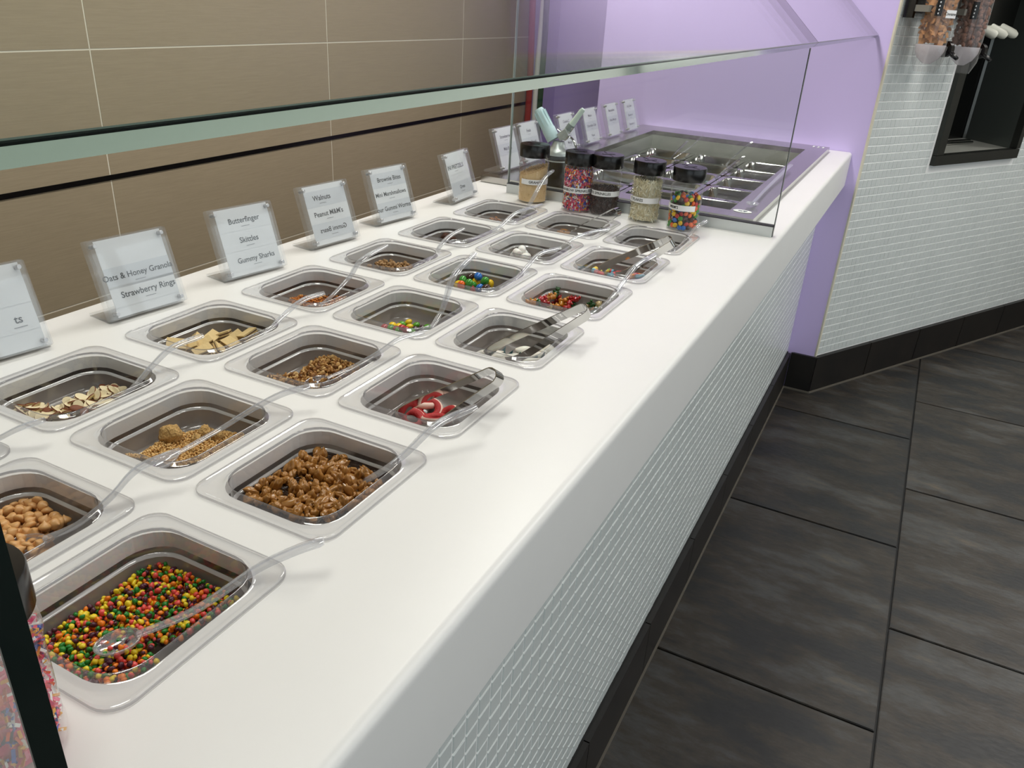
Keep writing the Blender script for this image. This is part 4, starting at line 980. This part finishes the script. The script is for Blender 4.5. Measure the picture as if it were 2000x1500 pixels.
# peanut candies
PM = {n: mk(ell(.0088, .0074, .0072, ICO3), 'peanut_candy', CAND[n]) for n, cc in MMC}
L_ = [(901, 564, 'yellow'), (910, 565, 'green'), (920, 565, 'red'), (937, 563, 'blue'), (949, 563, 'brown'), (895, 556, 'yellow'), (901, 557, 'orange'), (924, 558, 'green'), (916, 554, 'green'), (957, 555, 'yellow'), (930, 552, 'yellow'), (947, 549, 'green'), (904, 547, 'green'), (918, 542, 'brown'), (934, 540, 'blue')]
for it, p in zip(L_, drop((5, -1), L_, .0078, .0072, 1.75, -.004)): candy('peanut_candy', PM[it[2]], p, '%s egg-shaped peanut candy in a clear pan' % it[2], 'candy', 'coloured peanut candies')
# dry walnuts
DW = M('dry_walnut', (206, 164, 108), .6, noise=(160, (96, 58, 30), .28))
DV = [mk(lump(k+80, (1, .75, .65), .45, 2.8, ICO3, True), 'walnut_piece', DW) for k in range(5)]
r = random.Random(71)
for p in heap((5, -2), [(690, 514), (715, 505), (748, 503), (768, 514), (795, 510), (808, 520), (792, 530), (745, 526)], 46, -.038, -.028, .007, .0068, 72):
    s = r.uniform(.0045, .0085); candy('walnut_piece', r.choice(DV), p, 'dry walnut piece in a clear pan', 'walnut', 'dry walnut pieces', rot(rnd=r) @ Matrix.Diagonal((s, s, s, 1)))
# gummy bears
def bearmesh(n, cc):
    b = B()
    def e(x, y, z, a, bb, cz): b.add([V((x+q.x*a, y+q.y*bb, z+q.z*cz)) for q in ICO2[0]], ICO2[1])
    e(0, 0, 0, .0052, .0048, .0068); e(0, -.0005, .0088, .0042, .004, .0038); e(-.0030, 0, .0122, .0014, .0012, .0014); e(.0030, 0, .0122, .0014, .0012, .0014); e(0, -.0042, .0082, .0018, .0018, .0014)
    for sx in (-1, 1): e(sx*.0044, -.0032, .003, .0018, .0030, .0018); e(sx*.0036, -.0038, -.0058, .0024, .0036, .0024)
    return b.mesh('gummy_bear', M('gummy_'+n, cc, .16, coat=.5, sss=.4, trans=.35), True)
GB = {n: bearmesh(n, cc) for n, cc in (('red', (200, 22, 22)), ('green', (26, 96, 24)), ('amber', (226, 150, 42)), ('pale', (226, 206, 150)))}
L_ = [(1040, 590, 'amber'), (1049, 588, 'green'), (1062, 592, 'red'), (1074, 598, 'pale'), (1088, 599, 'amber'), (1104, 602, 'red'), (1118, 595, 'green'), (1070, 583, 'amber'), (1056, 585, 'red'), (1088, 588, 'red'), (1096, 594, 'amber'), (1104, 587, 'amber'), (1124, 585, 'red'), (1080, 580, 'amber'), (1086, 574, 'green'), (1158, 606, 'amber'), (1166, 604, 'green'), (1170, 594, 'pale'), (1156, 595, 'green'), (1148, 600, 'pale'), (1112, 592, 'red')]
for it, p in zip(L_, drop((5, 0), L_, .008, .006, 1.15, -.008)): candy('gummy_bear', GB[it[2]], p, '%s gummy bear in a clear pan' % it[2], 'gummy bear', 'gummy bears')
# gummy sharks
SHW = M('shark_white', (236, 232, 218), .4, sss=.2); SHT = M('shark_teal', (16, 70, 74), .3)
b = B(); S = [V((x, .0016*math.sin(x*90), 0)) for x in [-.019+.038*i/12 for i in range(13)]]
b.sweep(S, [.002, .004, .006, .0075, .0085, .0088, .0085, .0078, .0066, .005, .0034, .0026, .0022], [.0016, .003, .0042, .005, .0056, .0058, .0056, .005, .0042, .0034, .0026, .002, .0016], 14, side=(0, 1, 0), seg_m=lambda u, a: 1 if .04 < a < .46 else 0)
b.prism([(-.004, .004), (.004, .004), (-.005, .012)], -.001, .001, 1, 1); b.prism([(.016, -.001), (.024, -.008), (.022, .0), (.024, .009)], -.0012, .0012, 1, 1)
SHK = b.mesh('gummy_shark', [SHW, SHT], True, 40)
L_ = [(955, 690), (966, 692), (1012, 703), (1030, 707), (1052, 699), (1034, 690), (1056, 690), (980, 700), (1000, 702), (1070, 684)]
r = random.Random(91)
for k, p in enumerate(drop((4, 0), L_, .010, .006, 1.1, -.014)): candy('gummy_shark', SHK, p, 'white and teal gummy shark lying under the tongs', 'gummy shark', 'gummy sharks', rot(r.choice([2.5, 2.9, 3.5, 3.9]), r.uniform(-.3, .3), r.uniform(-.4, .9)) @ Matrix.Scale(1.15, 4))
# gummy worms
WCOL = [M('worm_'+n, cc, .6, bump=(500, .6, .001)) for n, cc in (('yellow', (240, 208, 96)), ('green', (130, 190, 90)), ('red', (222, 92, 96)), ('blue', (128, 196, 222)), ('orange', (240, 160, 96)), ('pink', (232, 150, 160)))]
WRM = [([(1172, 533), (1192, 527), (1210, 519), (1224, 513)], (0, 1, 2, 3), 'yellow and green'), ([(1242, 541), (1258, 538), (1268, 529), (1272, 524)], (3, 3, 5, 2), 'blue and pink'), ([(1154, 522), (1158, 528), (1168, 532), (1178, 537)], (0, 3, 5, 2), 'yellow, blue and pink'),
       ([(1188, 538), (1198, 536), (1210, 533), (1222, 538)], (3, 2, 2, 2), 'red and blue'), ([(1226, 543), (1238, 538), (1250, 534), (1262, 533)], (4, 5, 2, 4), 'orange and pink')]
for k, (pp, cols, nm) in enumerate(WRM):
    Q = [clampin((6, 0), pz(x, y, -.034+.003*(k % 3)), .006) for x, y in pp]; o = Q[0].copy()
    S = smoothpath([q-o for q in Q], 6); n = len(S)
    b = B(); b.sweep(S, [.0046*(.75 if i in (0, n-1) else 1+.07*math.sin(i*2)) for i in range(n)], None, 10, seg_m=lambda u, a: min(3, int(u*4)))
    tag(obj('gummy_worm', b, [WCOL[i] for i in cols], smooth=True, loc=o), nm+' sugared gummy worm in a clear pan', 'gummy worm', 'pastel gummy worms')
# candy rings
b = B(); R1 = [V((.0125*math.cos(a), .0125*math.sin(a), 0)) for a in [2*math.pi*i/28 for i in range(28)]]
b.sweep(R1, .0055, .0046, 12, side=None, closed=True, seg_m=lambda u, a: 1 if .3 < a < .62 else 0)
RG = b.mesh('candy_ring', [M('ring_red', (176, 40, 40), .65, bump=(420, .8, .001), sss=.1), M('ring_pale', (240, 206, 190), .5)], True)
L_ = [(805, 818), (838, 800), (872, 812), (828, 790), (850, 818)]
r = random.Random(17)
for p in drop((3, 0), L_, .016, .007, .8, -.02): candy('candy_ring', RG, p, 'red and pale sugared candy ring under the tongs', 'candy ring', 'red candy rings', rot(r.uniform(-.7, .7), r.uniform(-.7, .7), rnd=r))
# marshmallows, brownies, pretzels, cookie, crumbs
MW = B().lathe([(0, -.008), (.006, -.0078), (.0078, -.006), (.008, 0), (.0078, .006), (.006, .0078), (0, .008)], 18).mesh('marshmallow', M('marshmallow_white', (244, 242, 236), .8, sss=.3), True)
L_ = [(1004, 499), (1014, 502), (1028, 502), (1010, 494), (1024, 495), (1019, 488)]
for p in drop((6, -1), L_, .0075, .0075, 1.6, -.008): candy('marshmallow', MW, p, 'small white marshmallow in a clear pan', 'marshmallow', 'white marshmallows')
BR = M('brownie_crumb', (86, 48, 26), .8, noise=(150, (52, 28, 16), .3), bump=(180, .9, .004))
for k, (x, y, s) in enumerate(((862, 461, .0125), (884, 469, .009))):
    candy('brownie_bite', mk(lump(k+5, (s, s*.9, s*.8), .14, 2, ICO3), 'brownie_bite', BR), clampin((6, -2), pz(x, y, PB+s*.8+.001), s), ('large' if k == 0 else 'small')+' dark brown brownie bite in a clear pan', 'brownie', 'brownie bites')
PZ = M('pretzel_glaze', (186, 116, 44), .35)
def pret(k):
    b = B(); a = [2*math.pi*i/24 for i in range(17)]; b.sweep([V((.010*math.cos(t+k), .008*math.sin(t+k), .002*math.sin(3*t))) for t in a], .0019, None, 8); b.sweep([V((-.009, -.004, 0)), V((0, .001, .002)), V((.007, .006, 0))], .0018, None, 8); return b.mesh('pretzel_piece', PZ, True)
for k, (x, y) in enumerate(((958, 421), (972, 425), (982, 427))): candy('pretzel_piece', pret(k), clampin((7, -2), pz(x, y, PB+.005), .011), 'broken golden pretzel twist in a clear pan', 'pretzel', 'pretzel bits', rot(.3, .5*k, k))
CK = M('cookie_dough', (192, 140, 82), .8, noise=(90, (150, 100, 52), .3), bump=(120, .6, .003))
t = thing('cookie', 'one small golden chocolate chip cookie under the tongs', 'cookie', clampin((7, -1), pz(1104, 452, PB+.008), .016)); b = B(); b.lathe([(0, -.006), (.014, -.006), (.0165, -.002), (.015, .003), (.009, .0065), (0, .0075)], 22); obj('cookie_body', b, CK, t, True)
for k in range(5):
    b = B(); b.add([V((.010*math.cos(k*1.3)+q.x*.0022, .010*math.sin(k*1.3)+q.y*.0022, .0055+q.z*.0018)) for q in ICO1[0]], ICO1[1]); obj('chocolate_chip', b, CS[1], t, True)
fillstuff('cookie_crumbs', (7, 0), [(1240, 466), (1262, 468), (1268, 474), (1250, 474)], 40, -.041, -.039, ICO1, (.0014, .0012, .001), CS, 'a few dark cookie crumbs in a clear pan', 'crumbs', 5)
